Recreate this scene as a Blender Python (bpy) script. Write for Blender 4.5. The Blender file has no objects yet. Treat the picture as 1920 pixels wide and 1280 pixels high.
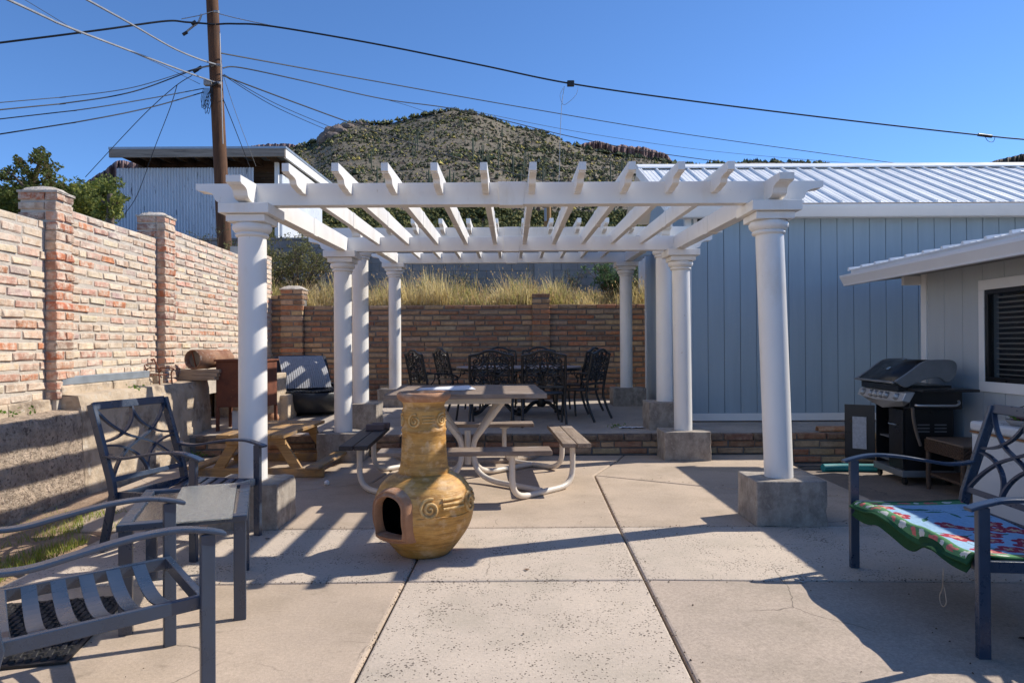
import bpy, bmesh, math, random
from mathutils import Vector, Matrix, Euler, noise as mnoise
R = math.radians
random.seed(7)
rnd = random.Random(11)
scene = bpy.context.scene
col = scene.collection

# ------------------------------------------------------------------ camera, sky, sun, exposure
CAM_H = 1.35
cam_data = bpy.data.cameras.new('camera'); cam = bpy.data.objects.new('camera', cam_data)
col.objects.link(cam); scene.camera = cam
cam_data.sensor_width = 36; cam_data.lens = 24; cam_data.clip_start = 0.05; cam_data.clip_end = 5000
CAM_R = Matrix.Rotation(R(90.3), 4, 'X') @ Matrix.Rotation(R(-0.3), 4, 'Z')
cam.matrix_world = Matrix.Translation((0, 0, CAM_H)) @ CAM_R

SUN = Vector((1.02, 0.37, 1.0)).normalized()            # direction towards the sun
world = bpy.data.worlds.new('World'); scene.world = world; world.use_nodes = True
wn = world.node_tree; wn.nodes.clear()
sky = wn.nodes.new('ShaderNodeTexSky'); sky.sky_type = 'NISHITA'; sky.sun_disc = False
sky.sun_elevation = math.asin(SUN.z)
sky.sun_rotation = math.atan2(SUN.x, SUN.y)
sky.altitude = 600; sky.air_density = 0.75; sky.dust_density = 0.0; sky.ozone_density = 8.0
bg = wn.nodes.new('ShaderNodeBackground'); bg.inputs['Strength'].default_value = 0.148
wo = wn.nodes.new('ShaderNodeOutputWorld')
hs = wn.nodes.new('ShaderNodeHueSaturation'); hs.inputs['Saturation'].default_value = 1.04
wn.links.new(sky.outputs[0], hs.inputs['Color']); wn.links.new(hs.outputs[0], bg.inputs[0]); wn.links.new(bg.outputs[0], wo.inputs[0])
sun_d = bpy.data.lights.new('sun', 'SUN'); sun_d.energy = 4.2; sun_d.angle = R(0.5); sun_d.color = (1.0, 0.93, 0.82)
sun = bpy.data.objects.new('sun', sun_d); col.objects.link(sun)
sun.rotation_euler = SUN.to_track_quat('Z', 'Y').to_euler()
scene.view_settings.view_transform = 'Standard'; scene.view_settings.look = 'None'
scene.view_settings.exposure = 0.47; scene.view_settings.gamma = 1.0

# ------------------------------------------------------------------ helpers
def at(px, py, Y):
    """world point at depth Y seen at photograph position px, py (used to survey positions)"""
    d = CAM_R.to_3x3() @ Vector(((px - 960) / 1280, -(py - 640) / 1280, -1))
    k = Y / d.y
    return Vector((d.x * k, Y, CAM_H + d.z * k))

class MB:
    def __init__(s): s.v = []; s.f = []; s.c = []
    def add(s, vs, fs, c=None):
        o = len(s.v); s.v += [tuple(p) for p in vs]
        s.f += [tuple(i + o for i in f) for f in fs]
        if c is not None: s.c += [c] * len(fs)
        return s
    def box(s, x0, x1, y0, y1, z0, z1, c=None):
        return s.add([(x0,y0,z0),(x1,y0,z0),(x1,y1,z0),(x0,y1,z0),(x0,y0,z1),(x1,y0,z1),(x1,y1,z1),(x0,y1,z1)],
                     [(3,2,1,0),(4,5,6,7),(0,1,5,4),(1,2,6,5),(2,3,7,6),(3,0,4,7)], c)
    def hexa(s, b, t, c=None):
        return s.add(list(b) + list(t), [(3,2,1,0),(4,5,6,7),(0,1,5,4),(1,2,6,5),(2,3,7,6),(3,0,4,7)], c)
    def sweep(s, path, w, h, up=(0,0,1), c=None, tw=None):
        path = [Vector(p) for p in path]; n = len(path); vs = []
        up = Vector(up)
        for i, p in enumerate(path):
            t = (path[min(i+1, n-1)] - path[max(i-1, 0)])
            if t.length < 1e-9: t = Vector((1,0,0))
            t.normalize()
            sd = t.cross(up)
            if sd.length < 1e-6: sd = t.cross(Vector((1,0,0)))
            sd.normalize(); u2 = sd.cross(t).normalized()
            ww = w[i] if isinstance(w, (list, tuple)) else w
            hh = h[i] if isinstance(h, (list, tuple)) else h
            a = sd * ww / 2; b = u2 * hh / 2
            vs += [p - a - b, p + a - b, p + a + b, p - a + b]
        fs = [(3,2,1,0)]
        for i in range(n-1):
            o = i*4
            for k in range(4):
                k2 = (k+1) % 4
                fs.append((o+k, o+k2, o+4+k2, o+4+k))
        o = (n-1)*4; fs.append((o, o+1, o+2, o+3))
        return s.add(vs, fs, c)
    def bar(s, a, b, w, h, up=(0,0,1), c=None): return s.sweep([a, b], w, h, up, c)
    def tube(s, path, r, n=8, caps=True, c=None):
        path = [Vector(p) for p in path]; m = len(path); vs = []; fs = []
        ref = None
        for i, p in enumerate(path):
            t = (path[min(i+1, m-1)] - path[max(i-1, 0)]).normalized()
            if ref is None:
                ref = Vector((0,0,1)) if abs(t.z) < .9 else Vector((1,0,0))
            a = (ref - t * ref.dot(t))
            if a.length < 1e-6: a = t.orthogonal()
            a.normalize(); ref = a; b = t.cross(a)
            rr = r[i] if isinstance(r, (list, tuple)) else r
            for k in range(n):
                th = 2*math.pi*k/n
                vs.append(p + (a*math.cos(th) + b*math.sin(th)) * rr)
        for i in range(m-1):
            for k in range(n):
                k2 = (k+1) % n
                fs.append((i*n+k, i*n+k2, (i+1)*n+k2, (i+1)*n+k))
        if caps:
            fs.append(tuple(reversed(range(n)))); fs.append(tuple((m-1)*n+k for k in range(n)))
        return s.add(vs, fs, c)
    def lathe(s, prof, n=32, cx=0, cy=0, caps=True, c=None):
        vs = []; fs = []; m = len(prof)
        for (r, z) in prof:
            for k in range(n):
                th = 2*math.pi*k/n; vs.append((cx + r*math.cos(th), cy + r*math.sin(th), z))
        for i in range(m-1):
            for k in range(n):
                k2 = (k+1) % n
                fs.append((i*n+k, i*n+k2, (i+1)*n+k2, (i+1)*n+k))
        if caps:
            fs.append(tuple(reversed(range(n)))); fs.append(tuple((m-1)*n+k for k in range(n)))
        return s.add(vs, fs, c)
    def extr(s, poly, a, b, c=None):
        """poly of 3-d points extruded by vector (b - a) from offset a"""
        a = Vector(a); b = Vector(b); n = len(poly)
        vs = [Vector(p) + a for p in poly] + [Vector(p) + b for p in poly]
        fs = [tuple(range(n)), tuple(reversed(range(n, 2*n)))]
        for k in range(n):
            k2 = (k+1) % n; fs.append((k2, k, n+k, n+k2))
        return s.add(vs, fs, c)
    def tri(s, a, b, c3, c=None): return s.add([a, b, c3], [(0,1,2)], c)
    def mesh(s, name, smooth=None, fix=True):
        me = bpy.data.meshes.new(name); me.from_pydata(s.v, [], s.f)
        if fix:
            bm = bmesh.new(); bm.from_mesh(me); bmesh.ops.recalc_face_normals(bm, faces=bm.faces); bm.to_mesh(me); bm.free()
        if s.c and len(s.c) == len(s.f):
            at_ = me.color_attributes.new('Col', 'FLOAT_COLOR', 'CORNER')
            buf = []
            for p, cc in zip(me.polygons, s.c):
                buf += list((cc[0], cc[1], cc[2], 1.0)) * p.loop_total
            at_.data.foreach_set('color', buf)
        if smooth is not None:
            me.polygons.foreach_set('use_smooth', [True]*len(me.polygons))
            if smooth < 179: me.set_sharp_from_angle(angle=R(smooth))
        me.update(); return me
    def build(s, name, mat, parent=None, smooth=None, bevel=None, seg=2, fix=True):
        me = s.mesh(name, smooth, fix); me.materials.append(mat)
        o = bpy.data.objects.new(name, me); col.objects.link(o)
        if parent is not None: o.parent = parent
        if bevel:
            b = o.modifiers.new('bevel', 'BEVEL'); b.width = bevel; b.segments = seg; b.limit_method = 'ANGLE'; b.angle_limit = R(40)
            if smooth is None: b.harden_normals = False
        return o

def tag(o, label=None, cat=None, group=None, kind=None):
    if label: o['label'] = label
    if cat: o['category'] = cat
    if group: o['group'] = group
    if kind: o['kind'] = kind
    return o
def thing(name, label, cat, loc=(0,0,0), rz=0.0, group=None, kind=None):
    o = bpy.data.objects.new(name, None); col.objects.link(o); o.empty_display_size = .1
    o.location = loc; o.rotation_euler = (0, 0, rz)
    return tag(o, label, cat, group, kind)
def copy_tree(o, parent=None):
    c = o.copy(); col.objects.link(c); c.parent = parent
    for ch in [x for x in col.objects if x.parent == o]: copy_tree(ch, c)
    return c
def bez(p0, p1, p2, p3, n=12):
    p0, p1, p2, p3 = map(Vector, (p0, p1, p2, p3)); out = []
    for i in range(n+1):
        t = i/n; u = 1-t
        out.append(p0*u**3 + p1*3*u*u*t + p2*3*u*t*t + p3*t**3)
    return out
def spline(pts, n=8):
    pts = [Vector(p) for p in pts]; out = []
    for i in range(len(pts)-1):
        a = pts[max(i-1,0)]; b = pts[i]; c_ = pts[i+1]; d = pts[min(i+2, len(pts)-1)]
        for k in range(n):
            t = k/n
            out.append(.5*((2*b) + (c_-a)*t + (2*a-5*b+4*c_-d)*t*t + (-a+3*b-3*c_+d)*t**3))
    out.append(pts[-1]); return out

# ------------------------------------------------------------------ materials
def nodes_of(name):
    m = bpy.data.materials.new(name); m.use_nodes = True
    nt = m.node_tree; nt.nodes.clear()
    out = nt.nodes.new('ShaderNodeOutputMaterial'); p = nt.nodes.new('ShaderNodeBsdfPrincipled')
    nt.links.new(p.outputs[0], out.inputs[0])
    return m, nt, p
def N(nt, t, **kw):
    n = nt.nodes.new(t)
    for k, v in kw.items():
        if k in n.inputs: n.inputs[k].default_value = v
        else: setattr(n, k, v)
    return n
def noise(nt, vec, scale, detail=4, rough=.6, dist=0):
    n = N(nt, 'ShaderNodeTexNoise'); n.inputs['Scale'].default_value = scale; n.inputs['Detail'].default_value = detail
    n.inputs['Roughness'].default_value = rough; n.inputs['Distortion'].default_value = dist
    nt.links.new(vec, n.inputs['Vector']); return n.outputs['Fac']
def ramp(nt, fac, lo, hi):
    n = N(nt, 'ShaderNodeMapRange'); n.inputs['From Min'].default_value = lo; n.inputs['From Max'].default_value = hi
    nt.links.new(fac, n.inputs['Value']); return n.outputs[0]
def mixc(nt, fac, a, b, mode='MIX'):
    n = N(nt, 'ShaderNodeMix'); n.data_type = 'RGBA'; n.blend_type = mode
    for s, i in ((fac, 0), (a, 6), (b, 7)):
        if isinstance(s, (int, float)): n.inputs[i].default_value = s
        elif isinstance(s, (tuple, list)): n.inputs[i].default_value = (s[0], s[1], s[2], 1)
        else: nt.links.new(s, n.inputs[i])
    return n.outputs[2]
def math_(nt, op, a, b=0.0):
    n = N(nt, 'ShaderNodeMath'); n.operation = op
    for i, s in enumerate((a, b)):
        if isinstance(s, (int, float)): n.inputs[i].default_value = s
        else: nt.links.new(s, n.inputs[i])
    return n.outputs[0]
def coords(nt, kind='object', scale=(1,1,1)):
    if kind == 'world':
        v = N(nt, 'ShaderNodeNewGeometry').outputs['Position']
    else:
        v = N(nt, 'ShaderNodeTexCoord').outputs['Object']
    if scale != (1,1,1):
        mp = N(nt, 'ShaderNodeMapping'); mp.inputs['Scale'].default_value = scale
        nt.links.new(v, mp.inputs['Vector']); v = mp.outputs[0]
    return v
def bump(nt, p, h, strength=.3, dist=.01):
    b = N(nt, 'ShaderNodeBump'); b.inputs['Strength'].default_value = strength; b.inputs['Distance'].default_value = dist
    nt.links.new(h, b.inputs['Height']); nt.links.new(b.outputs[0], p.inputs['Normal'])

def M(name, base, rough=.6, metal=0.0, var=.15, vs=4.0, bmp=.2, bs=30.0, bd=.01, stain=None, stain2=None, pits=None,
      kind='object', scale=(1,1,1), source=None, rvar=.1, spec=.5, grain=None):
    """general surface: noisy base colour, optional stains (colour, scale, lo, hi), pits (colour, scale, radius)"""
    m, nt, p = nodes_of(name); v = coords(nt, kind, scale)
    if source == 'object': basec = N(nt, 'ShaderNodeObjectInfo').outputs['Color']
    elif source == 'attr':
        a = N(nt, 'ShaderNodeAttribute'); a.attribute_name = 'Col'; basec = a.outputs['Color']
    else: basec = base
    n1 = noise(nt, v, vs, 5)
    lo = tuple([1-var]*3); hi = tuple([1+var]*3)
    c = mixc(nt, 1.0, basec, mixc(nt, ramp(nt, n1, .3, .7), lo, hi), 'MULTIPLY')
    for st in (stain, stain2):
        if st:
            c = mixc(nt, ramp(nt, noise(nt, v, st[1], 6, .65), st[2], st[3]), c, st[0])
    h = noise(nt, v, bs, 6, .65)
    if grain:
        g1 = ramp(nt, noise(nt, v, grain[0], 2, .8), .30, .70); g2 = ramp(nt, noise(nt, v, grain[0]*.37, 3, .8), .36, .64)
        gg = math_(nt, 'ADD', math_(nt, 'MULTIPLY', g1, .5), math_(nt, 'MULTIPLY', g2, .5)); a_ = grain[1]
        c = mixc(nt, 1.0, c, mixc(nt, gg, (1-a_,1-a_,1-a_), (1+a_,1+a_,1+a_)), 'MULTIPLY')
        h = math_(nt, 'ADD', math_(nt, 'MULTIPLY', h, .5), math_(nt, 'MULTIPLY', gg, .6))
    if grain and kind == 'world':                        # a few hairline cracks
        vn = N(nt, 'ShaderNodeTexVoronoi'); vn.feature = 'DISTANCE_TO_EDGE'; vn.inputs['Scale'].default_value = .55
        wv_ = N(nt, 'ShaderNodeMix'); wv_.data_type = 'VECTOR'; wv_.inputs[0].default_value = .10
        nv = N(nt, 'ShaderNodeTexNoise'); nv.inputs['Scale'].default_value = 5.0; nv.inputs['Detail'].default_value = 5; nt.links.new(v, nv.inputs['Vector'])
        nt.links.new(v, wv_.inputs[4]); nt.links.new(nv.outputs['Color'], wv_.inputs[5]); nt.links.new(wv_.outputs[1], vn.inputs['Vector'])
        ck = math_(nt, 'MULTIPLY', ramp(nt, vn.outputs['Distance'], .0022, .0008), ramp(nt, noise(nt, v, .9, 2), .545, .60))
        c = mixc(nt, math_(nt, 'MULTIPLY', ck, .7), c, (.10,.08,.06))
    if pits:
        vo = N(nt, 'ShaderNodeTexVoronoi'); vo.inputs['Scale'].default_value = pits[1]; nt.links.new(v, vo.inputs['Vector'])
        vo.inputs['Randomness'].default_value = 1.0
        nz = noise(nt, v, pits[1]*.06, 5, .8)
        rad = math_(nt, 'MULTIPLY', ramp(nt, nz, .33, .68), pits[2])
        wob = math_(nt, 'ADD', vo.outputs['Distance'], math_(nt, 'MULTIPLY', math_(nt, 'SUBTRACT', noise(nt, v, pits[1]*2.2, 2), .5), .55))
        k = ramp(nt, math_(nt, 'SUBTRACT', rad, wob), -.01, .07)
        c = mixc(nt, math_(nt, 'MULTIPLY', k, .85), c, pits[0])
        h = math_(nt, 'SUBTRACT', math_(nt, 'MULTIPLY', h, .35), k)
    nt.links.new(c, p.inputs['Base Color'])
    p.inputs['Metallic'].default_value = metal
    p.inputs['Specular IOR Level'].default_value = spec
    if rvar:
        nt.links.new(ramp(nt, n1, -1.0 + 0, 2.0), p.inputs['Roughness'])
        mr = N(nt, 'ShaderNodeMapRange'); nt.links.new(n1, mr.inputs[0]); mr.inputs[1].default_value = .3; mr.inputs[2].default_value = .7
        mr.inputs[3].default_value = max(.03, rough-rvar); mr.inputs[4].default_value = min(1, rough+rvar)
        nt.links.new(mr.outputs[0], p.inputs['Roughness'])
    else: p.inputs['Roughness'].default_value = rough
    if bmp: bump(nt, p, h, bmp, bd)
    return m

def wood(name, dark, light, rough=.75, axis=0, s=1.0, weather=None, bmp=.4):
    m, nt, p = nodes_of(name)
    sc = [9*s, 9*s, 9*s]; sc[axis] = .6*s
    v = coords(nt, 'object', tuple(sc))
    g = noise(nt, v, 3.0, 6, .7, 1.2)
    c = mixc(nt, ramp(nt, g, .3, .7), dark, light)
    v2 = coords(nt, 'object')
    if weather: c = mixc(nt, ramp(nt, noise(nt, v2, weather[1], 5), weather[2], weather[3]), c, weather[0])
    # dark grain cracks
    k = ramp(nt, noise(nt, v, 7.0, 3, .6, .5), .62, .72)
    c = mixc(nt, math_(nt, 'MULTIPLY', k, .7), c, (dark[0]*.35, dark[1]*.35, dark[2]*.35))
    nt.links.new(c, p.inputs['Base Color']); p.inputs['Roughness'].default_value = rough
    bump(nt, p, math_(nt, 'SUBTRACT', g, k), bmp, .006)
    return m

MT = {}
MT['slab_smooth'] = M('slab smooth tan concrete', (.46,.363,.275), .85, var=.12, vs=1.3, bmp=.25, bs=120, bd=.004,
                      stain=((.355,.28,.205), 1.7, .46, .72), stain2=((.31,.245,.18), 7, .60, .74), kind='world', grain=(160,.20))
MT['slab_pit'] = M('slab pitted concrete', (.515,.43,.345), .85, var=.08, vs=1.6, bmp=.5, bs=90, bd=.006,
                   stain=((.41,.35,.275), 2.0, .48, .74), pits=((.085,.065,.05), 58, .46), kind='world', grain=(150,.17))
MT['slab_mid'] = M('slab lightly pitted concrete', (.415,.335,.265), .85, var=.1, vs=1.5, bmp=.4, bs=100, bd=.005,
                   stain=((.32,.262,.20), 1.9, .46, .72), stain2=((.28,.23,.175), 9, .60, .74), pits=((.15,.115,.09), 85, .26), kind='world', grain=(130,.24))
MT['slab_low'] = M('lower brown concrete', (.24,.19,.15), .9, var=.2, vs=2, bmp=.3, bs=60, stain=((.15,.12,.10), 3, .5, .75), kind='world', grain=(120,.25))
MT['terrace'] = M('terrace concrete', (.42,.36,.30), .88, var=.14, vs=1.8, bmp=.3, bs=70, bd=.005, stain=((.29,.245,.205), 1.6, .48, .75),
                  stain2=((.16,.14,.12), 14, .64, .76), kind='world', grain=(120,.2))
MT['joint'] = M('joint soil', (.10,.075,.055), .95, var=.3, vs=20, kind='world')
MT['dirt'] = M('dirt', (.33,.225,.15), .95, var=.25, vs=4, bmp=.8, bs=45, bd=.02, stain=((.46,.35,.25), 9, .55, .75), stain2=((.16,.12,.085), 60, .6, .75), kind='world')
MT['bank'] = M('bank soil', (.26,.19,.12), .95, var=.3, vs=3, bmp=.7, bs=30, bd=.03, kind='world')
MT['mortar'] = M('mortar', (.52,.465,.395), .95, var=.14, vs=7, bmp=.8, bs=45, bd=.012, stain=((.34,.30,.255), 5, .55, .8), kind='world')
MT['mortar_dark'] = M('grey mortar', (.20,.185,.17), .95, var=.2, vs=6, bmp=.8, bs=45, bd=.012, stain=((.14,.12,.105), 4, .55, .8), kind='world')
def brick_mat(name, src, pale, amt):
    m, nt, p = nodes_of(name); v = coords(nt, 'world')
    if src == 'object': basec = N(nt, 'ShaderNodeObjectInfo').outputs['Color']
    else:
        a = N(nt, 'ShaderNodeAttribute'); a.attribute_name = 'Col'; basec = a.outputs['Color']
    n1 = noise(nt, v, 16, 5, .65)
    c = mixc(nt, 1.0, basec, mixc(nt, ramp(nt, n1, .3, .7), (.72,.70,.68), (1.25,1.22,1.2)), 'MULTIPLY')
    c = mixc(nt, math_(nt, 'MULTIPLY', ramp(nt, noise(nt, v, 11, 6, .75), .44, .62), amt), c, pale)
    vs_ = coords(nt, 'world', (30, 30, 7))
    c = mixc(nt, math_(nt, 'MULTIPLY', ramp(nt, noise(nt, vs_, 1.0, 3), .6, .75), .35), c, (.17,.13,.14))
    c = mixc(nt, ramp(nt, noise(nt, v, 55, 3), .70, .78), c, (.07,.045,.035))
    nt.links.new(c, p.inputs['Base Color']); p.inputs['Roughness'].default_value = .92
    bump(nt, p, noise(nt, v, 38, 6, .7), .7, .012); return m
MT['brick'] = brick_mat('pale weathered brick', 'object', (.66,.565,.45), .9)
MT['brick_far'] = brick_mat('pale weathered brick field', 'attr', (.66,.565,.45), .9)
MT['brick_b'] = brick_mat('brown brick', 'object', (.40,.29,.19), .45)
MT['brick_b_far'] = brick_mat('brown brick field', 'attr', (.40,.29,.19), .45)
MT['pier'] = M('cast concrete pedestal', (.37,.325,.275), .9, var=.28, vs=6, bmp=.5, bs=55, bd=.008, scale=(1,1,.7), stain=((.20,.17,.145), 7, .46, .66),
               stain2=((.50,.47,.43), 7, .64, .76), grain=(110,.16))
MT['rough_conc'] = M('rough aggregate concrete', (.50,.39,.29), .95, var=.4, vs=9, bmp=1.0, bs=26, bd=.06, stain=((.19,.14,.105), 30, .53, .62),
                     stain2=((.60,.50,.40), 44, .56, .66), kind='world')
MT['ledge_conc'] = M('stained ledge concrete', (.50,.40,.29), .95, var=.25, vs=4, bmp=.7, bs=30, bd=.02, stain=((.18,.135,.10), 3.2, .52, .68),
                     stain2=((.52,.46,.38), 12, .54, .68), kind='world')
MT['capstone'] = M('mortar cap', (.52,.46,.39), .95, var=.2, vs=9, bmp=.9, bs=35, bd=.02, stain=((.28,.24,.2), 12, .58, .75), kind='world')
MT['white'] = M('white painted vinyl', (.79,.765,.72), .42, var=.04, vs=3, bmp=.04, bs=30, stain=((.66,.595,.50), 2.8, .56, .80), stain2=((.52,.44,.34), 26, .66, .80), kind='world', scale=(1,1,.45))
MT['white_trim'] = M('white trim', (.78,.775,.76), .5, var=.03, vs=3, bmp=.05, bs=40, kind='world')
MT['steel_blue'] = M('dark blue grey powder coat', (.026,.043,.076), .30, var=.14, vs=9, bmp=.08, bs=180, rvar=.08, spec=.75, stain=((.05,.068,.10), 22, .74, .85))
MT['black_cast'] = M('black cast aluminium', (.012,.013,.015), .36, var=.2, vs=15, bmp=.15, bs=90)
MT['black'] = M('black enamel', (.012,.012,.013), .35, var=.15, vs=8, bmp=.05)
MT['charcoal'] = M('charcoal painted steel', (.20,.21,.22), .36, .2, var=.12, vs=6, bmp=.05)
MT['stainless'] = M('brushed steel', (.50,.50,.50), .42, .6, var=.04, vs=5, bmp=0, rvar=.03)
MT['chrome'] = M('chrome', (.8,.78,.74), .15, 1.0, var=.03, bmp=0)
MT['cream_steel'] = M('cream painted pipe', (.70,.635,.55), .42, var=.05, vs=5, bmp=.05, stain=((.56,.48,.38), 5, .62, .8))
MT['wood_grey'] = wood('weathered grey plank', (.13,.088,.062), (.34,.265,.205), .85, 0, 1.0, ((.36,.31,.27), 5, .55, .8))
MT['wood_grey_y'] = wood('weathered grey plank y', (.14,.095,.066), (.38,.295,.22), .85, 1, 1.0, ((.36,.31,.27), 5, .55, .8))
MT['wood_black_y'] = wood('blackened plank', (.018,.014,.013), (.05,.042,.04), .55, 1, 1.0)
MT['wood_gold'] = wood('honey stained pine', (.26,.14,.05), (.52,.32,.13), .65, 0, 1.0, ((.20,.15,.11), 5, .50, .70))
MT['wood_gold_y'] = wood('honey stained pine y', (.26,.14,.05), (.52,.32,.13), .65, 1, 1.0, ((.22,.165,.12), 5, .46, .66))
MT['pole_wood'] = wood('utility pole wood', (.045,.02,.011), (.17,.078,.034), .9, 2, .8)
MT['eave_wood'] = wood('dark eave boards', (.045,.028,.018), (.16,.095,.055), .9, 0, .35)
MT['fascia_wood'] = wood('grey fascia board', (.17,.14,.11), (.40,.34,.275), .9, 0, .3)
MT['timber'] = wood('pale timber', (.26,.19,.13), (.46,.36,.26), .85, 0, .6)
MT['rust'] = M('rusty red brown steel', (.155,.052,.028), .75, .15, var=.3, vs=6, bmp=.3, bs=40, stain=((.08,.03,.02), 5, .5, .75), stain2=((.26,.11,.05), 14, .62, .75))
MT['rust_pale'] = M('rusty pipe', (.32,.18,.11), .75, .1, var=.3, vs=7, bmp=.3, bs=35, stain=((.20,.085,.045), 5, .45, .65), stain2=((.48,.42,.36), 9, .6, .72))
MT['galv'] = M('galvanised steel', (.36,.41,.46), .45, .5, var=.12, vs=6, bmp=.06)
MT['siding'] = M('blue grey siding', (.32,.40,.455), .62, var=.05, vs=1.4, bmp=.12, bs=70, scale=(6,6,.5), stain=((.285,.36,.415), 1.2, .5, .8), stain2=((.36,.43,.47), 5, .60, .78), kind='world')
MT['siding_house'] = M('grey siding', (.45,.485,.505), .65, var=.05, vs=1.4, bmp=.12, bs=70, scale=(6,6,.5), kind='world')
MT['groove'] = M('groove', (.18,.225,.265), .8, var=.05, bmp=0)
MT['metal_roof'] = M('white metal roofing', (.82,.82,.80), .42, .0, var=.04, vs=2, bmp=.05, bs=20, stain=((.62,.63,.63), 3, .6, .8), kind='world')
MT['corrugated'] = M('white corrugated sheet', (.66,.70,.75), .5, .1, var=.06, vs=.8, bmp=.04, scale=(3,3,.5), stain=((.17,.19,.22), 3.4, .635, .655), kind='world')
MT['soffit'] = M('soffit', (.26,.245,.225), .8, var=.1, bmp=.1)
MT['cmu'] = M('grey block', (.25,.245,.24), .92, var=.15, vs=3, bmp=.5, bs=35, bd=.01, stain=((.14,.135,.13), 2, .5, .8), kind='world')
MT['leather'] = M('blind', (.62,.62,.60), .6, var=.03, bmp=0)
MT['wicker'] = M('brown wicker', (.085,.052,.034), .6, var=.35, vs=40, bmp=.5, bs=90)
MT['rattan'] = M('black rattan', (.020,.022,.026), .42, var=.3, vs=30, bmp=.4, bs=90)
MT['rattan_grey'] = M('grey woven panel', (.34,.345,.36), .5, var=.12, vs=30, bmp=.3, bs=90)  # colour raised to imitate sun falling on the panel
MT['rubber'] = M('black rubber', (.012,.012,.013), .55, var=.2, vs=10, bmp=.3, bs=60)
MT['teal'] = M('teal foam', (.01,.21,.23), .55, var=.15, vs=8, bmp=.1)
MT['enamel'] = M('white enamel', (.58,.60,.62), .3, var=.05, vs=2, bmp=.03, stain=((.50,.44,.36), 4, .66, .8))
MT['rust_line'] = M('rust seam', (.27,.13,.055), .8, var=.3, vs=20)
MT['clay'] = M('terracotta', (.43,.215,.11), .8, var=.2, vs=9, bmp=.3, bs=50, stain=((.54,.37,.25), 9, .52, .70), stain2=((.16,.075,.05), 16, .62, .76))
MT['paper'] = M('paper', (.72,.74,.78), .7, var=.04, vs=5, bmp=.05)
MT['plastic_white'] = M('white plastic', (.78,.78,.78), .4, var=.03, bmp=0)
MT['cable'] = M('black cable', (.012,.013,.015), .5, var=.1, bmp=0)
MT['cable_grey'] = M('grey cable', (.33,.33,.33), .5, .3, var=.1, bmp=0)
MT['dark'] = M('soot_and_shade', (.004,.004,.004), .95, var=.2, bmp=0)  # near black: soot plus the darkness of the hollow, put into the colour
m_, nt_, p_ = nodes_of('leaves'); a_ = N(nt_, 'ShaderNodeAttribute'); a_.attribute_name = 'Col'
p_.inputs['Roughness'].default_value = .65; p_.inputs['Specular IOR Level'].default_value = .25
nt_.links.new(a_.outputs['Color'], p_.inputs['Base Color'])
tr_ = N(nt_, 'ShaderNodeBsdfTranslucent'); nt_.links.new(mixc(nt_, 1.0, a_.outputs['Color'], (1.25,1.25,.9), 'MULTIPLY'), tr_.inputs[0])
mx_ = N(nt_, 'ShaderNodeMixShader'); mx_.inputs[0].default_value = .42
nt_.links.new(p_.outputs[0], mx_.inputs[1]); nt_.links.new(tr_.outputs[0], mx_.inputs[2])
nt_.links.new(mx_.outputs[0], [n for n in nt_.nodes if n.type == 'OUTPUT_MATERIAL'][0].inputs[0]); MT['leaf'] = m_
MT['scrub'] = M('scrub', (.1,.1,.05), .9, var=.2, vs=1, bmp=0, source='attr', spec=.1)
MT['bark'] = M('bark', (.12,.09,.065), .9, var=.3, vs=12, bmp=.6, bs=30)
MT['saguaro'] = M('saguaro green', (.085,.10,.06), .8, var=.2, vs=4, bmp=.3)
MT['paver'] = M('paver brick', (.15,.115,.115), .85, var=.15, vs=8, bmp=.3)
MT['stone'] = M('hill rock', (.22,.16,.13), .95, var=.3, vs=2, bmp=.5, bs=8, kind='world')
MT['boulder'] = M('boulder', (.19,.145,.12), .95, var=.35, vs=.3, bmp=.8, bs=1.2, bd=.5, kind='world')
MT['fleshpot'] = M('plant pot grey', (.3,.3,.3), .7, var=.1)

def glass_mat(name, tint, rough, alpha):
    m, nt, p = nodes_of(name); v = coords(nt, 'object')
    p.inputs['Base Color'].default_value = (*tint, 1); p.inputs['Roughness'].default_value = rough
    p.inputs['Transmission Weight'].default_value = 1.0; p.inputs['IOR'].default_value = 1.45
    bump(nt, p, noise(nt, v, 60, 3), alpha, .004); return m
MT['glass_pebble'] = glass_mat('pebbled glass', (.92,.96,.94), .38, .8)
pp = MT['glass_pebble'].node_tree.nodes['Principled BSDF']; pp.inputs['Transmission Weight'].default_value = .80; pp.inputs['Roughness'].default_value = .22; pp.inputs['Base Color'].default_value = (.74,.77,.74,1)
_n = MT['glass_pebble'].node_tree; _c = mixc(_n, ramp(_n, noise(_n, coords(_n, 'object', (1,.35,1)), 70, 4), .35, .65), (.60,.62,.58), (.86,.87,.82)); _n.links.new(_c, pp.inputs['Base Color'])  # whitish mottle in the glass colour imitates reflected sky
MT['glass_clear'] = glass_mat('clear glass', (.9,.94,.93), .06, .25)
m_, nt_, p_ = nodes_of('window glass'); p_.inputs['Base Color'].default_value = (.02,.022,.025,1); p_.inputs['Roughness'].default_value = .08
p_.inputs['Alpha'].default_value = .22; MT['window_glass'] = m_
m_, nt_, p_ = nodes_of('dark pane'); p_.inputs['Base Color'].default_value = (.03,.035,.04,1); p_.inputs['Roughness'].default_value = .1; MT['pane'] = m_

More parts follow.
